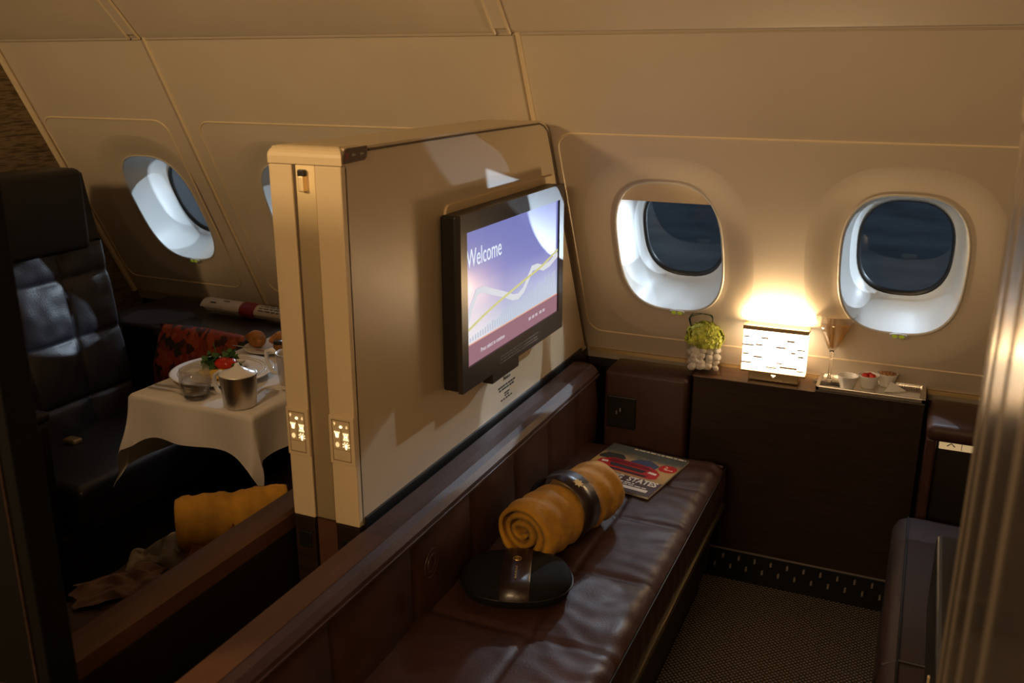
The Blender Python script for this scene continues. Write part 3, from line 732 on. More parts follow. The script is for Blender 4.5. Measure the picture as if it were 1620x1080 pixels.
for k in range(14):
    a = k*2.4; r = .0205*math.sqrt((k+.5)/14)
    if nm is None:
        b = blob((0,0,0),.006,1.5,.9,.75,.15,2,2,1); nm = bpy.data.meshes.new('nut'); b.to_mesh(nm); b.free()
        for p in nm.polygons: p.use_smooth = True
        nm.materials.append(M['nut'])
    o = bpy.data.objects.new('nut', nm); C.objects.link(o); o.location = (-.044+r*math.cos(a),2.842+r*math.sin(a),TT+.035+.004*(1-k/14)); o.rotation_euler = (rr.random(),rr.random(),rr.random()*6)
    tag(o, 'brown roasted nut heaped in the ramekin at the back of the tray', 'nut', 'nuts in the ramekin')
np_ = tag(obj('paper_napkin', (lambda b:b)(prism([(-.040,2.758),(.048,2.752),(.050,2.800),(-.002,2.796)],'z',TT,TT+.003)), M['napkin']), 'white folded paper napkin lying flat under the small fork on the tray', 'napkin')
nq = bmesh.new(); A = [nq.verts.new(p) for p in ((-.046,2.768,TT+.0035),(-.032,2.812,TT+.022),(.012,2.790,TT+.006),(-.02,2.762,TT+.004))]; nq.faces.new(A)
r_ = bmesh.ops.extrude_face_region(nq, geom=list(nq.faces))
for v in [g for g in r_['geom'] if isinstance(g,bmesh.types.BMVert)]: v.co.z += .002
obj('folded_corner', nq, M['napkin'], np_)
def fork(name, label, p0, p1, scale, m, cat='fork', tines=True):
    p0, p1 = Vector(p0), Vector(p1); d = (p1-p0); L = d.length; d.normalize()
    t = thing(name, label, cat, p0, math.atan2(d.y,d.x))
    hb = bmesh.new()
    hw = [(0,.004),(.03,.0055),(.25,.0045),(.5,.0025),(.68,.0025)]
    rings = [[(L*u,w*scale,h-.0008),(L*u,w*scale,h+.0008),(L*u,-w*scale,h+.0008),(L*u,-w*scale,h-.0008)] for (u,w),h in zip(hw,(.004,.004,.006,.006,.004))]
    obj('handle', loft(rings,True,True), m, t, True, world=False)
    if tines:
        tb = bmesh.new(); box(tb, L*.67,L*.82,-.009*scale,.009*scale,.002,.0035,r=.0006)
        for k in range(4): yy = (-.0075+.005*k)*scale; box(tb, L*.81,L,yy-.0012*scale,yy+.0012*scale,.002,.0035)
        obj('tines', tb, m, t, world=False)
    else:
        obj('blade', loft([[(L*u,w,.002),(L*u,w,.0035),(L*u,-.006*scale,.0035),(L*u,-.006*scale,.002)] for u,w in ((.64,.003),(.72,.008),(.9,.008),(1,-.004))],True,True), m, t, world=False)
    return t
fork('cocktail_fork', 'small silver fork resting across the white napkin on the tray', (.046,2.790,TT+.004), (-.044,2.756,TT+.004), .45, M['silver'])

# ------------------------------------------------------------------ on the right bench
SEAT = .466
def rolled_blanket(name, label, p0, ang, L, R):
    t = thing(name, label, 'blanket', p0, ang)
    # spiral section in local (y,z), extruded along local x
    turns = 3.1; n = 150; th = .0115
    outer = []; inner = []
    for i in range(n+1):
        f = i/n; a = 2*PI*turns*f; r = .018+(R-.018)*f
        wob = 1+.05*math.sin(a*1.0+.6)
        outer.append((math.cos(a+1.1*PI)*r*wob, math.sin(a+1.1*PI)*r*wob*.94)); inner.append((math.cos(a+1.1*PI)*(r-th)*wob, math.sin(a+1.1*PI)*(r-th)*wob*.94))
    nx = 34; b = bmesh.new(); rowsO = []; rowsI = []
    for k in range(nx+1):
        u = k/nx; x = L*u; fo = []; fi = []
        pin = 1-.10*math.exp(-((u-.52)/.07)**2)
        for i,(p,q_) in enumerate(zip(outer,inner)):
            jit = .010*noise.noise(Vector((i*.05,3,0)))*(1 if k in (0,nx) else .3)
            a = math.atan2(p[1],p[0])
            fold = 1+.050*math.sin(u*40+2.6*math.sin(a*1.5)+a*1.3)*(.5+.5*noise.noise(Vector((a*1.2,u*4,2))))*(1 if i>n*.62 else .2)
            fold += .010*math.sin(u*95+5*math.sin(a*2+1)+a*3)*(1 if i>n*.62 else 0)
            fold *= pin
            ee = 1-.08*(max(0,abs(u-.5)*2-.88)/.12)**2
            fo.append(b.verts.new((x+jit,p[0]*fold*ee,p[1]*fold*ee+R*.94))); fi.append(b.verts.new((x+jit,q_[0]*fold*ee,q_[1]*fold*ee+R*.94)))
        rowsO.append(fo); rowsI.append(fi)
    for k in range(nx):
        for i in range(n):
            b.faces.new((rowsO[k][i],rowsO[k][i+1],rowsO[k+1][i+1],rowsO[k+1][i])); b.faces.new((rowsI[k][i+1],rowsI[k][i],rowsI[k+1][i],rowsI[k+1][i+1]))
        b.faces.new((rowsO[k][n],rowsI[k][n],rowsI[k+1][n],rowsO[k+1][n])); b.faces.new((rowsI[k][0],rowsO[k][0],rowsO[k+1][0],rowsI[k+1][0]))
    for k in (0,nx):
        for i in range(n): b.faces.new((rowsO[k][i],rowsI[k][i],rowsI[k][i+1],rowsO[k][i+1]))
    obj('roll', b, M['velvet'], t, True, world=False)
    return t
RB = rolled_blanket('rolled_blanket', 'rolled golden velvet blanket with dark band on the right bench', (-.795,1.825,SEAT+.004), math.radians(76), .345, .088)
def ringband(xa, xb, R, zc):
    rings = []
    for x,rf in ((xa,1.),(xa,1.02),(xb,1.02),(xb,1.)):
        rings.append([(x,R*rf*math.cos(2*PI*i/48)*1.0,zc+R*rf*.94*math.sin(2*PI*i/48)) for i in range(48)])
    return loft(rings)
bd = obj('paper_band', ringband(.150,.215,.0880,.0827), M['band'], RB, True, world=False)
def star(r):
    out = []
    for i in range(16): a = 2*PI*i/16; q = r if i%2==0 else r*.55; out.append((q*math.cos(a),q*math.sin(a)))
    return out
q = bmesh.new(); an = math.radians(62); cR = .0900
add(q, flat(star(.016),.0006), frame_mx((.183,-cR*math.cos(an),.0827+cR*.94*math.sin(an)),(1,0,0),(0,math.sin(an),math.cos(an))))
obj('crest', q, M['emblem'], bd, world=False)

ak = thing('amenity_case', 'round black fabric case with dark glossy band, in front of rolled blanket', 'case', (-.758,1.722,SEAT-.001), math.radians(20))
def lens(z0,z1,hw,hh,b_):
    return [[(p[0]*s,p[1]*s,z) for p in superell(hw,hh,2.3,48)] for s,z in ((.0,z0),(.80,z0),(.95,z0+.010),(1,(z0+z1)*.45),(.985,(z0+z1)*.62),(.92,z1-.012),(.72,z1-.003),(.35,z1),(0,z1))]
b = loft(lens(0,.066,.128,.098,0)); bmesh.ops.remove_doubles(b, verts=b.verts, dist=1e-6)
obj('shell', b, M['case'], ak, True, world=False)
obj('zip_seam', tube([(p[0]*1.003,p[1]*1.003,.030) for p in superell(.128,.098,2.3,48)],.0022,6,True), M['black'], ak, True, world=False)
def shell_z(a):
    P = [(0,.0665),(.35,.0665),(.72,.0635),(.92,.0545),(.985,.041),(1.0,.030),(1.2,.018)]
    for (a0,z0),(a1,z1) in zip(P,P[1:]):
        if a <= a1: return z0+(z1-z0)*(a-a0)/(a1-a0)
    return .018
def band_strip():
    rows = []
    for s in range(25):
        f = -1.01+2.02*s/24; y = f*.0995; z = shell_z(abs(f))+.0012
        rows.append([(-.034,y,z-.0025),(-.032,y,z+.001),(0,y,z+.0012),(.032,y,z+.001),(.034,y,z-.0025)])
    return loft(rows, closed=False)
bd2 = obj('sleeve_band', band_strip(), M['band'], ak, True, world=False)
q = bmesh.new(); add(q, tube([(.0+.009*math.cos(a*PI/8),.02+.009*math.sin(a*PI/8),.0705) for a in range(16)],.0012,5,True)); add(q, flat(star(.006),.001), Matrix.Translation((0,.02,.070)))
for k in range(9): box(q, -.002+.004*(k%2)*.5,.0025,-.012-.0075*k*.8-.004,-.012-.0075*k*.8,.0695-(.0 if k<7 else .001),.0702)
obj('crest', q, M['emblem'], bd2, world=False)

# magazine
mgz = thing('magazine', 'car magazine with red sports car on its cover, at the bench far end', 'magazine', (-.712,2.455,SEAT+.0005), math.radians(-9))
mw, mh = .255, .295
obj('pages', bx(-mw/2+.002,mw/2-.001,-mh/2+.001,mh/2-.001,0,.007,r=.0008), M['paper'], mgz, world=False)
def cover_mat():
    m = mat('cover_print',(.3,.2,.1),.35); nt = m.node_tree; b = nt.nodes['Principled BSDF']
    tc = nt.nodes.new('ShaderNodeTexCoord'); sp = nt.nodes.new('ShaderNodeSeparateXYZ'); nt.links.new(tc.outputs['Generated'], sp.inputs[0])
    nz = nt.nodes.new('ShaderNodeTexNoise'); nz.inputs['Scale'].default_value = 14; nt.links.new(tc.outputs['Generated'], nz.inputs['Vector'])
    ad = nt.nodes.new('ShaderNodeMath'); ad.operation = 'MULTIPLY_ADD'; ad.inputs[1].default_value = .16; nt.links.new(nz.outputs['Fac'], ad.inputs[0])
    nt.links.new(sp.outputs['Y'], ad.inputs[2])
    r = nt.nodes.new('ShaderNodeValToRGB'); e = r.color_ramp.elements
    for _ in range(4): e.new(.5)
    for i,(p,c) in enumerate(((0,(.09,.05,.03)),(.2,(.10,.05,.025)),(.34,(.45,.26,.09)),(.62,(.62,.42,.16)),(.80,(.42,.30,.15)),(.90,(.10,.12,.12)))): e[i].position = p; e[i].color = (*c,1)
    nt.links.new(ad.outputs[0], r.inputs[0]); nt.links.new(r.outputs[0], b.inputs['Base Color']); return m
cv = obj('cover', bx(-mw/2,mw/2,-mh/2,mh/2,.007,.0076), cover_mat(), mgz, world=False)
def ink(name, shapes, m, z=.0077):
    q = bmesh.new()
    for s in shapes: add(q, flat(s,.0003), Matrix.Translation((0,0,z)))
    obj(name, q, m, cv, world=False)
mred = mat('print_red',(.55,.02,.015),.35,bump=.01); mdred = mat('print_dark_red',(.22,.012,.02),.35,bump=.01)
mwht = mat('print_white',(.95,.88,.75),.5,bump=.01); mblu = mat('print_blue',(.06,.08,.16),.4,bump=.01); mgry = mat('print_grey',(.26,.26,.24),.5,bump=.01)
ink('blue_car', [[(-.02,.052),(.0,.075),(.03,.08),(.07,.055),(.065,.03),(-.02,.04)]], mblu)
ink('dark_car', [[(-.125,.045),(-.11,.075),(-.06,.078),(-.04,.055),(-.05,.035),(-.12,.032)]], M['ink'])
ink('red_car_body', [[(-.112,-.012),(-.108,.02),(-.09,.036),(-.072,.046),(-.045,.044),(.05,.036),(.075,.024),(.094,.004),(.097,-.03),(.08,-.04),(-.095,-.034)]], mred, .0079)
ink('red_car_hood', [[(-.075,.040),(-.045,.040),(.045,.032),(.065,.014),(-.085,.018)]], mdred, .0083)
ink('red_car_grille', [[(-.072,.012),(.052,.006),(.045,-.014),(-.062,-.008)]], M['ink'], .0083)
ink('red_car_bumper', [[(-.09,-.020),(.07,-.026),(.06,-.036),(-.085,-.030)]], M['ink'], .0083)
ink('headlight', [[(-.100,.014),(-.080,.016),(-.078,.004),(-.098,.002)],[(.060,.006),(.086,.002),(.086,-.010),(.058,-.006)]], mwht, .0086)
ink('price_roundel', [[(.098+p[0],.052+p[1]) for p in superell(.027,.024,2.6,20)]], mred, .0079)
def ptext(s, size, x, y, m, name, sq=1., z=.0086):
    q = bmesh.new(); add(q, text_bm(s,size,.0002,'LEFT',sq,.0012 if size>.03 else 0), Matrix.Translation((x,y,z))); obj(name, q, m, cv, world=False)
ink('headline_strip', [[(-.127,-.052),(.127,-.052),(.127,-.142),(-.127,-.142)]], mat('print_brown',(.07,.028,.012),.4,bump=.01), .0077)
ptext('MUSTANG  STATES', .040, -.122, -.082, mwht, 'headline', .70)
ptext('2', .026, .084, .048, mwht, 'roundel_number')
q = bmesh.new(); rr = random.Random(8)
for y,x0,x1,h in ((.133,-.05,.12,.006),(.046,.092,.116,.002),(.042,.090,.116,.002)):
    x = x0
    while x < x1: w = rr.uniform(.008,.022); box(q,x,min(x+w,x1),y,y+h,.0079,.0087); x += w+.004
obj('small_print', q, mgry if False else mwht, cv, world=False)
q = bmesh.new()
for y,x0,x1,h in ((-.096,-.10,.06,.006),(-.106,-.06,.10,.005)):
    x = x0
    while x < x1: w = rr.uniform(.006,.02); box(q,x,min(x+w,x1),y,y+h,.0077,.0085); x += w+.004
box(q,.03,.11,-.128,-.112,.0077,.0085)
obj('sub_headline', q, mwht, cv, world=False)

# ------------------------------------------------------------------ right armchair (partly hidden by the door)
ar = thing('armchair', 'dark brown leather armchair at the right edge, opposite the bench', 'armchair', (.4,2.1,0))
def cush(x0,x1,y0,y1,z0,z1,r=.03): return bx(x0,x1,y0,y1,z0,z1,r=r,seg=4)
dlm = mat('dark_armchair_leather', (.024,.011,.009), .6, bump=.10, bscale=260, var=.18, spec=.25)
obj('seat', cush(.020,.60,1.42,2.52,.10,.462,.045), dlm, ar, True)
obj('seat_seam', tube([(.056,y,.4635) for y in (1.47,1.7,2.0,2.3,2.48)]+[(.056,2.5,.40)],.0025,5), M['blackleather'], ar)
obj('seat_seam', tube([(.018,1.80,.12),(.018,1.80,.40),(.030,1.80,.446),(.06,1.80,.464),(.30,1.80,.464)],.0025,5), M['blackleather'], ar)
obj('plinth', bx(.06,.62,1.45,2.55,0,.10), M['black'], ar)
obj('backrest', cush(.58,.82,1.42,2.52,.30,1.05,.05), M['leather'], ar, True)
fp = obj('armrest', bx(.108,.60,1.50,2.05,.10,.64,r=.010,seg=3), M['blackleather'], ar)
obj('armrest_trim', bx(.104,.109,1.62,1.628,.10,.56,r=.001), M['gold'], ar)
# leather capped corner unit with lit controls
cu_ = thing('seat_side_unit', 'leather capped corner unit with a lit control strip, right of the silver tray', 'armrest', (.2,2.74,0))
obj('cap', bx(.075,.50,2.60,2.84,.640,.690,r=.02,seg=4), M['leather'], cu_, True)
obj('side_post', bx(.078,.104,2.615,2.84,.02,.645,r=.006), M['leather'], cu_)
obj('inner_panel', bx(.104,.50,2.66,2.84,.02,.648), M['dark'], cu_)
cs = obj('control_strip', bx(.112,.50,2.650,2.662,.606,.636,r=.002), mat('control_strip',(.75,.62,.40),.4,bump=.01,emit=(1,.72,.36),estr=.35), cu_)
q = bmesh.new(); add(q, ribbon([(-.010,-.004),(0,.005),(.010,-.004)],.003), frame_mx((.142,2.6495,.621),(1,0,0),(0,0,1))); box(q,.168,.1695,2.6492,2.6505,.610,.632)
obj('arrow_icon', q, M['ink'], cs)

# near door leaf on the right, champagne metal with grooves
dr = bpy.data.objects.new('door_1', None); C.objects.link(dr); dr.location = (.1,.6,0); dr.matrix_basis = Matrix.Translation((.1,.6,0)); struct(dr)
obj('door_panel', bx(.076,.125,-.30,1.035,.0,1.575,r=.003), M['doormetal'], dr)
for y in (1.005,.93,.80,.66): obj('groove', bx(.0742,.077,y-.0025,y+.0025,.0,1.57), mat('door_groove', (.24,.20,.16), .4, .7, bump=.01), dr)
obj('door_cap', bx(.074,.128,-.30,1.040,1.575,1.66,r=.008,seg=3), M['creamend'], dr)
# near door leaf on the left, in darkness
dl = bpy.data.objects.new('door_2', None); C.objects.link(dl); dl.location = (-1.6,.85,0); dl.matrix_basis = Matrix.Translation((-1.6,.85,0)); struct(dl)
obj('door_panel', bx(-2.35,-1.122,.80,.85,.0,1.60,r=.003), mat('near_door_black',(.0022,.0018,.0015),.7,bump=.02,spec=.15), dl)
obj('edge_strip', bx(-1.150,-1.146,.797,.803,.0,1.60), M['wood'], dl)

# ------------------------------------------------------------------ left suite: armchair, table, meal
al = thing('armchair', 'dark armchair with tufted square leather back, in the left suite', 'armchair', (-2.45,2.0,0))
def tuft(u, v):
    y = 1.72+(2.315-1.72)*u; z = .45+(1.05-.45)*v
    s = .198; fy = ((2.315-y)/s)%1; fz = ((z-.352)/s)%1
    d = .030*(math.sin(PI*fy)*math.sin(PI*fz))**.22
    d += .004*noise.noise(Vector((y*18,z*18,0)))
    ed = min(1,u/.04,(1-u)/.04)
    return (-2.515-.14*(z-.45)+d-.03*(1-ed)**2, y, z)
obj('back_cushion', grid(72,72,tuft), M['leatherblue'], al, True)
bs = prism([(-2.86,.1),(-2.535,.42),(-2.565,.75),(-2.62,1.06),(-2.66,1.27),(-2.70,1.285),(-2.90,1.27)],'y',1.70,2.325)
obj('back_shell', bs, M['blackleather'], al)
obj('headrest', cush(-2.70,-2.555,1.66,2.24,1.030,1.300,.022), M['blackleather'], al, True)
obj('seat', cush(-2.56,-2.125,1.70,2.40,.30,.455,.03), M['leatherblue'], al, True)
obj('seat_base', bx(-2.60,-2.16,1.66,2.42,.0,.31,r=.01), M['dark'], al)
obj('armrest', bx(-2.60,-2.18,1.56,1.685,.0,.665,r=.012,seg=3), M['dark'], al)
obj('armrest_pad', bx(-2.60,-2.175,1.555,1.69,.665,.695,r=.012,seg=3), M['blackleather'], al, True)
bk = obj('belt_buckle', bx(-2.45,-2.40,1.93,1.965,.456,.472,r=.005), M['brass'], al)
# scatter cushion
pw = thing('scatter_cushion', 'orange and red mosaic cushion propped behind the dinner plate', 'cushion', (-2.275,2.38,.46))
def pil(sgn):
    return lambda u,v: (-2.275+.42*(u-.5)*(1-.10*abs(v-.5)*2), 2.38+.06*(v-.5)+sgn*.055*(max(0,(1-(2*u-1)**2))*max(0,(1-(2*v-1)**2)))**.5, .458+.275*v+.015*math.sin(PI*u)*(v-.5))
b = grid(24,24,pil(1)); add(b, grid(24,24,pil(-1))); bmesh.ops.remove_doubles(b, verts=b.verts, dist=1e-4)
obj('cover', b, M['pillow'], pw, True)

# table and cloth
tb = thing('dining_table', 'small fold-out dining table under the white cloth in the left suite', 'table', (-1.80,2.15,0))
tx0,tx1,ty0,ty1 = -2.000,-1.572,1.815,2.46; tz = .730
obj('table_top', bx(tx0+.01,tx1-.01,ty0+.01,ty1,tz-.03,tz-.004,r=.004), M['wood'], tb)
obj('leg', bx(-1.80,-1.72,2.30,2.42,0,tz-.03,r=.008), M['dark'], tb)
cl0,cl1,cf = .235,.13,.115
def clothf(u, v):
    sx = tx0-cl0 + (tx1-tx0+cl0+cl1)*u; sy = ty0-cf + (ty1-ty0+cf)*v
    dx = max(tx0-sx, 0, sx-tx1); dy = max(ty0-sy, 0); sgn = -1 if sx < tx0 else 1
    x = min(max(sx,tx0),tx1); y = max(sy,ty0)
    if sx < tx0 and dy > 0: d = math.sqrt(dx*dx+dy*dy)*1.0
    elif dy > 0 and dx > 0: d = math.sqrt(dx*dx+dy*dy)*1.05
    else: d = dx+dy
    fl_ = (.18+(.34*min(1,dy/.10) if sgn<0 and dx>0 else 0))*d
    if dx>0: x += sgn*(fl_*.9*dx/(dx+dy+1e-9)+.004)
    if dy>0: y -= fl_*.7*dy/(dx+dy+1e-9)+.004
    z = tz+.002-d*.97
    if dy > 0: 
        y += .012*math.sin((sx-tx0)*24)*min(1,dy/.1); z -= .055*dy/cf*max(0,((sx-(tx0+tx1)/2)/((tx1-tx0)/2))**4 if dx==0 else 1)*(.8)
    if dx > 0: x += .01*math.sin(sy*26)*min(1,dx/.1)
    z += .0008*noise.noise(Vector((sx*20,sy*20,0)))
    return (x,y,z)
tag(obj('tablecloth', grid(90,90,clothf), M['cloth'], None, True), 'white linen cloth draped over the dining table in the left suite', 'tablecloth')
TB = tz+.0035
pt = thing('dinner_plate', 'large white dinner plate with ribbed rim holding the omelette', 'plate', (-1.865,2.045,TB))
obj('dish', lathe([(0,.003),(.075,.003),(.085,.006),(.110,.012),(.150,.017),(.152,.019),(.148,.020),(.108,.015),(.084,.010),(.074,.006),(0,.006)],64,(-1.865,2.045,TB)), M['china'], pt, True)
for r,z in ((.118,.0165),(.128,.0178)): obj('rim_rib', tube([(-1.865+r*math.cos(k*PI/32),2.045+r*math.sin(k*PI/32),TB+z) for k in range(64)],.0012,5,True), M['rim'], pt, True)
om = tag(obj('omelette', blob((-1.86,2.02,TB+.016),.055,1.2,.75,.28,.3,2.5,3,3), M['egg'], None, True), 'yellow folded omelette on the large white plate', 'food')
for k,(x,y,s,lb_) in enumerate(((-1.850,2.045,1.,'red tomato half topped with herbs on the plate'),(-1.790,2.050,.6,'small red tomato piece at the right of the plate'))):
    tag(obj('tomato', blob((x,y,TB+.040-(.022 if k else 0)),.030*s,1.25,.95,.62,.1,2,3,k), M['red'], None, True), lb_, 'tomato')
q = bmesh.new(); rr = random.Random(12)
for k in range(170):
    cxx, cyy, czz = rr.choice(((-1.905,2.040,.036),(-1.895,2.045,.05),(-1.845,2.062,.058),(-1.815,2.050,.035),(-1.88,2.02,.03)))
    p = Vector((cxx+rr.gauss(0,.012),cyy+rr.gauss(0,.010),TB+czz+rr.gauss(0,.008))); r = rr.uniform(.008,.014)
    ex = Vector((rr.gauss(0,1),rr.gauss(0,1),rr.gauss(0,.6))).normalized(); ey = ex.orthogonal().normalized()
    q.faces.new([q.verts.new(p+ex*r*a+ey*r*b_) for a,b_ in ((1,0),(.3,.6),(-.8,.2),(-.6,-.4),(.2,-.6))])
add(q, tube([(-1.89,2.05,TB+.05),(-1.895,2.055,TB+.075),(-1.905,2.06,TB+.092)],.0014,5))
hb = obj('herb_garnish', q, M['herb']); tag(hb, 'dark green herb sprig heaped on the tomato and omelette', 'herbs')
# bread plate with croissants
bp_ = tag(obj('bread_plate', lathe([(0,.003),(.05,.003),(.06,.006),(.088,.012),(.090,.014),(.086,.014),(.058,.009),(0,.006)],48,(-1.895,2.315,TB)), M['china'], None, True), 'small white bread plate with croissants at the table rear', 'plate')
def croissant(c, ang, label):
    t = thing('croissant', label, 'croissant', c, ang, 'croissants on the bread plate')
    pts, rad = [], []
    for k in range(41):
        f = k/40; a = (f-.5)*1.9
        pts.append((.060*math.sin(a), .034*(1-math.cos(a))*-1.2, .026)); 
        rad.append((.004+.024*math.sin(PI*f)**1.1)*(1-.30*(abs(math.sin(f*PI*4.5))<.30)))
    obj('crust', tube(pts,rad,16), M['croissant'], t, True, world=False)
    return t
croissant((-1.945,2.305,TB+.008), -.45, 'golden croissant at the left of the bread plate')
croissant((-1.865,2.345,TB+.008), .7, 'golden croissant behind, beside the small jam jar')
jj = thing('jam_jar', 'tiny glass jam jar with dark lid on the bread plate', 'jar', (-1.845,2.290,TB+.009))
obj('jar_glass', lathe([(0,0),(.016,0),(.018,.004),(.018,.022),(.014,.026),(0,.026)],24,(-1.845,2.29,TB+.009)), mat('jam',(.28,.12,.02),.15,bump=.01,var=.3), jj, True)
obj('lid', lathe([(0,.026),(.017,.026),(.017,.034),(0,.035)],24,(-1.845,2.29,TB+.009)), M['black'], jj, True)
fork('butter_knife', 'thin silver butter knife on the left of the bread plate', (-2.005,2.255,TB+.014), (-1.86,2.245,TB+.015), .7, M['silver'], 'knife', False)
fork('dinner_fork', 'silver dinner fork lying left of the plate near the cloth corner', (-1.985,1.868,TB), (-1.80,1.868,TB), 1., M['brushed'])
fork('dinner_knife', 'silver dinner knife beside the fork, near the front table edge', (-1.985,1.895,TB), (-1.77,1.905,TB), 1., M['brushed'], 'knife', False)
# silver cup with white cone lid and looped handle
def jug(c, label, cat, lid=True, name='creamer_jug', sc=1.):
    t = thing(name, label, cat, c)
    obj('body', lathe([(0,0),(.042,0),(.044,.003),(.050,.088),(.051,.092),(.048,.092),(.043,.008),(0,.006)],48,(0,0,0)), M['brushed'], t, True, world=False)
    if lid: obj('lid', lathe([(.050,.091),(.048,.0935),(.030,.100),(.012,.110),(.008,.114),(.006,.120),(0,.121)],40), M['china'], t, True, world=False)
    return t
jug((-1.650,1.866,TB), 'brushed silver lidded jug at the front of the table', 'jug')
hn = C.objects.get('creamer_jug')
obj('handle', tube([(-.044,.0,.085),(-.062,0,.088),(-.082,0,.075),(-.086,0,.052),(-.074,0,.030),(-.046,0,.020)],[.005,.006,.006,.006,.006,.005],10), M['china'], hn, True, world=False)
j2 = jug((-1.632,2.085,TB), 'second silver pot with white handle, half hidden behind the partition', 'jug', False, 'coffee_pot')
obj('handle', tube([(-.046,-.01,.080),(-.066,-.012,.094),(-.084,-.014,.088),(-.086,-.014,.060),(-.070,-.01,.024),(-.046,0,.018)],[.005,.007,.007,.006,.006,.005],10), M['china'], j2, True, world=False)
tag(obj('soup_bowl', lathe([(0,0),(.03,0),(.035,.004),(.060,.040),(.066,.052),(.064,.054),(.058,.044),(.03,.008),(0,.006)],48,(-1.66,2.24,TB)), M['china'], None, True), 'white china bowl behind the silver pot on the table', 'bowl')
sp_ = fork('teaspoon', 'silver teaspoon lying beside the silver pots', (-1.655,1.985,TB), (-1.585,2.015,TB), .6, M['silver'], 'spoon', False)
tg = thing('water_tumbler', 'clear stemless tumbler of water in front of the dinner plate', 'glass', (-1.800,1.862,TB))
obj('glass', lathe([(0,.0),(.026,0),(.034,.006),(.043,.030),(.044,.050),(.040,.088),(.0385,.088),(.0425,.050),(.041,.030),(.032,.010),(0,.006)],40,(-1.800,1.862,TB)), M['tumbler'], tg, True)
obj('glass_base', lathe([(0,0),(.027,0),(.031,.003),(.033,.007),(0,.008)],32,(-1.800,1.862,TB)), M['solidglass'], tg, True)
obj('water', lathe([(0,.0065),(.031,.0105),(.040,.030),(.0415,.050),(.041,.058),(0,.058)],40,(-1.800,1.862,TB)), M['water'], tg, True)

# rolled newspaper on left console
nw = thing('rolled_newspaper', 'rolled newspaper with dark red paper band on the left console', 'newspaper', (-2.53,2.735,.6925), math.radians(-4))
def roll(L, R, n=80, turns=2.5):
    ring_ = []
    for i in range(n+1): f = i/n; a = 2*PI*turns*f; r = R*(.45+.55*f); ring_.append((math.cos(a)*r*1.25, math.sin(a)*r))
    return loft([[(x+(.012*math.sin(i*.13) if x in (0,L) else 0),p[0],p[1]+R) for i,p in enumerate(ring_)] for x in (0,L*.3,L*.6,L)], closed=False)
obj('sheets', roll(.50,.030), M['newsprint'], nw, True, world=False)
q = loft([[(x,.030*1.27*math.cos(a*PI/20),.030+.0305*math.sin(a*PI/20)) for a in range(40)] for x in (.19,.265)])
obj('paper_band', q, M['redpaper'], nw, True, world=False)
q = bmesh.new(); rr = random.Random(6)
for row in range(5):
    an = math.radians(28+row*19); x = .285
    while x < .47:
        w = rr.uniform(.008,.03); add(q, flat([(0,0),(w,0),(w,.004),(0,.004)],.0004), frame_mx((x,-.0383*math.cos(an),.030+.0308*math.sin(an)),(1,0,0),(0,1.25*math.sin(an),math.cos(an)))); x += w+.006
obj('print_lines', q, M['ink'], nw, world=False)
q = bmesh.new()
for an,x,w,h in ((40,.43,.05,.016),(35,.04,.03,.006),(60,.10,.03,.005)):
    a_ = math.radians(an); add(q, flat([(0,0),(w,0),(w,h),(0,h)],.0005), frame_mx((x,-.0384*math.cos(a_),.030+.0309*math.sin(a_)),(1,0,0),(0,1.25*math.sin(a_),math.cos(a_))))
obj('headline_block', q, M['ink'], nw, world=False)

# left bench: blanket and unpacked wrappings
LB = rolled_blanket('rolled_blanket', 'golden velvet blanket bundled on the left bench behind its cap rail', (-1.600,1.545,SEAT+.002), math.radians(42), .27, .078)
def crumple(name, label, cat, c, ang, w, d, h, m, seed, f=5.):
    mx = Matrix.Translation(c) @ Matrix.Rotation(ang,4,'Z')
    def fn(u,v):
        n = noise.noise(Vector((u*f*w*4,v*f*d*4,seed))); n2 = abs(noise.noise(Vector((u*3.2,v*3.2,seed+9))))
        e = max(0,1-(2*u-1)**4)*max(0,1-(2*v-1)**4)
        p = Vector((w*(u-.5)+.03*noise.noise(Vector((v*4,seed,1))), d*(v-.5)+.03*noise.noise(Vector((u*4,seed,5))), .003+h*(.25+n2*1.6+.5*n)*e))
        p.z = max(p.z,.002); return mx @ p
    return tag(obj(name, grid(36,36,fn), m, None, False), label, cat)
crumple('tissue_wrap', 'crumpled pinkish tissue lying at the near end of the left bench', 'tissue', (-1.600,1.355,SEAT), .9, .20, .11, .028, M['pinkpaper'], 1)
crumple('plastic_wrapper', 'torn clear plastic wrapper on left bench between tissue and blanket', 'wrapper', (-1.585,1.52,SEAT), 1.15, .22, .08, .06, M['plastic'], 4)
crumple('fabric_pouch', 'loose orange brown fabric pouch right beside the golden blanket bundle', 'pouch', (-1.50,1.56,SEAT), 1.2, .15, .12, .07, mat('pouch_brown',(.25,.085,.02),.7,bump=.1,var=.25,vscale=20), 6)
crumple('grey_strap', 'thin grey strap trailing over the orange pouch on left bench', 'strap', (-1.535,1.565,SEAT+.035), 1.35, .16, .02, .05, mat('strap_grey',(.20,.17,.14),.6,bump=.1), 8)

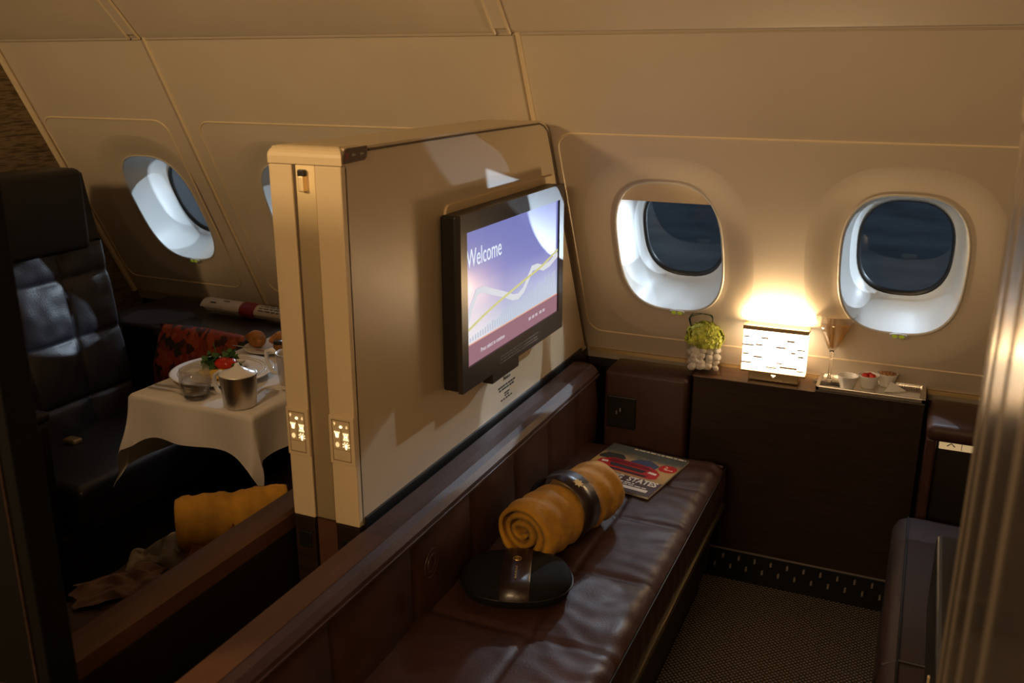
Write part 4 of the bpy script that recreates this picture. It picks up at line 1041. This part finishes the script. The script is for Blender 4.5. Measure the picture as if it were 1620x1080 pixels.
# ------------------------------------------------------------------ lights
def spot(name, loc, target, power, col, angle, blend=.15, rad=.05):
    l = bpy.data.lights.new(name,'SPOT'); l.energy = power; l.color = col; l.spot_size = math.radians(angle); l.spot_blend = blend; l.shadow_soft_size = rad
    o = bpy.data.objects.new(name,l); C.objects.link(o); o.location = loc
    o.rotation_euler = (Vector(target)-Vector(loc)).to_track_quat('-Z','Y').to_euler(); return o
def area(name, loc, target, power, col, sx, sy):
    l = bpy.data.lights.new(name,'AREA'); l.energy = power; l.color = col; l.shape = 'RECTANGLE'; l.size = sx; l.size_y = sy
    o = bpy.data.objects.new(name,l); C.objects.link(o); o.location = loc
    o.rotation_euler = (Vector(target)-Vector(loc)).to_track_quat('-Z','Y').to_euler(); return o
WARM = (1,.66,.34); COOL = (.78,.89,1.)
# lamp glow escaping upward out of the open shade
area('lamp_uplight', (-.364,2.764,.876), (-.364,2.80,1.3), 3.4, (1,.70,.38), .165, .03)
# aisle ceiling light strip
area('aisle_ceiling_light', (-.55,-1.15,1.98), (-1.0,1.5,1.25), 22, (1,.67,.36), .9, .3)
area('channel_fill_light', (-2.15,-.5,2.14), (-1.08,1.456,1.35), 26, (1,.68,.34), .20, .20)  # added fill lamp, brightens the top of the gold channel
spot('table_fill_light', (-1.45,.55,2.1), (-1.70,1.86,.62), 26, (1,.66,.36), 27, .7, .04)  # added warm fill spot, brightens the left tablecloth and blanket
# floodlights on the apron, shining in through the windows
def pane_c(x): return wpt(x,WZ) + NW*.19 - TW*.06
def flood(i, win, hit, power, dist=9., ang=4.2):
    w = pane_c(win); d = (Vector(hit)-w).normalized()
    spot('apron_floodlight', w-d*dist, w, power, COOL, ang, .1, .06)
flood(0, -.69, (-1,2.30,.78), 2400)
flood(14, -.69, (-1,2.62,.86), 700)
flood(1, -.69, (-1,2.08,1.40), 800)
flood(11, -.69, (-.94,2.44,1.22), 1300)
flood(12, -.69, (-1,1.60,.74), 350)
flood(2, -.69, (-1,1.83,.79), 1600)
flood(15, -.04, (-1,2.36,.82), 2600)
flood(16, -.04, (.0,2.74,.86), 1100)
flood(17, -2.65, (-2.66,2.74,.86), 900)
flood(18, -2.0, (-2.0,2.74,.86), 900)
flood(21, -.69, (-.9,1.12,.56), 500)
area('window_fill_light', (1.6,5.6,4.2), (-.4,2.8,1.0), 55, COOL, 3, 2)  # added cool fill lamp outside, evens the light on the right window jambs
area('window_fill_light', (-1.2,5.6,4.2), (-2.5,2.8,1.0), 120, COOL, 3, 2)  # same added fill for the left windows
flood(3, -.04, (-1,2.70,1.0), 3000)
flood(4, -.69, (-.60,1.42,.46), 850)
flood(13, -.69, (-.57,1.93,.46), 220)
flood(5, -.69, (-1.2,2.50,.60), 1200)
flood(6, -2.65, (-2.56,2.2,.82), 2600)
flood(19, -2.65, (-3.3,2.60,1.22), 1500)
flood(20, -2.0, (-2.6,2.62,1.22), 1200)
flood(7, -2.65, (-3.3,2.45,.80), 2400)
flood(8, -2.0, (-1.66,1.86,.73), 1200)
flood(9, -2.0, (-2.6,2.5,.70), 900)
flood(10, -2.0, (-2.6,2.0,.85), 2200)

w = bpy.data.worlds.new('world'); bpy.context.scene.world = w; w.use_nodes = True
w.node_tree.nodes['Background'].inputs[0].default_value = (.040,.048,.058,1); w.node_tree.nodes['Background'].inputs[1].default_value = 1.3

# ------------------------------------------------------------------ camera
f = 1463.; pitch = math.atan(440/1463.); yaw = math.radians(24.1)
cam = bpy.data.cameras.new('camera'); cam.sensor_width = 36; cam.lens = f/1620*36
co_ = bpy.data.objects.new('camera', cam); C.objects.link(co_); co_.location = (0,0,EYE)
co_.rotation_euler = (PI/2-pitch, 0, yaw)
cam.dof.use_dof = True; cam.dof.focus_distance = 2.5; cam.dof.aperture_fstop = 4.5
cam.clip_start = .02
sc = bpy.context.scene; sc.camera = co_
sc.view_settings.view_transform = 'Standard'; sc.view_settings.look = 'None'; sc.view_settings.exposure = 0
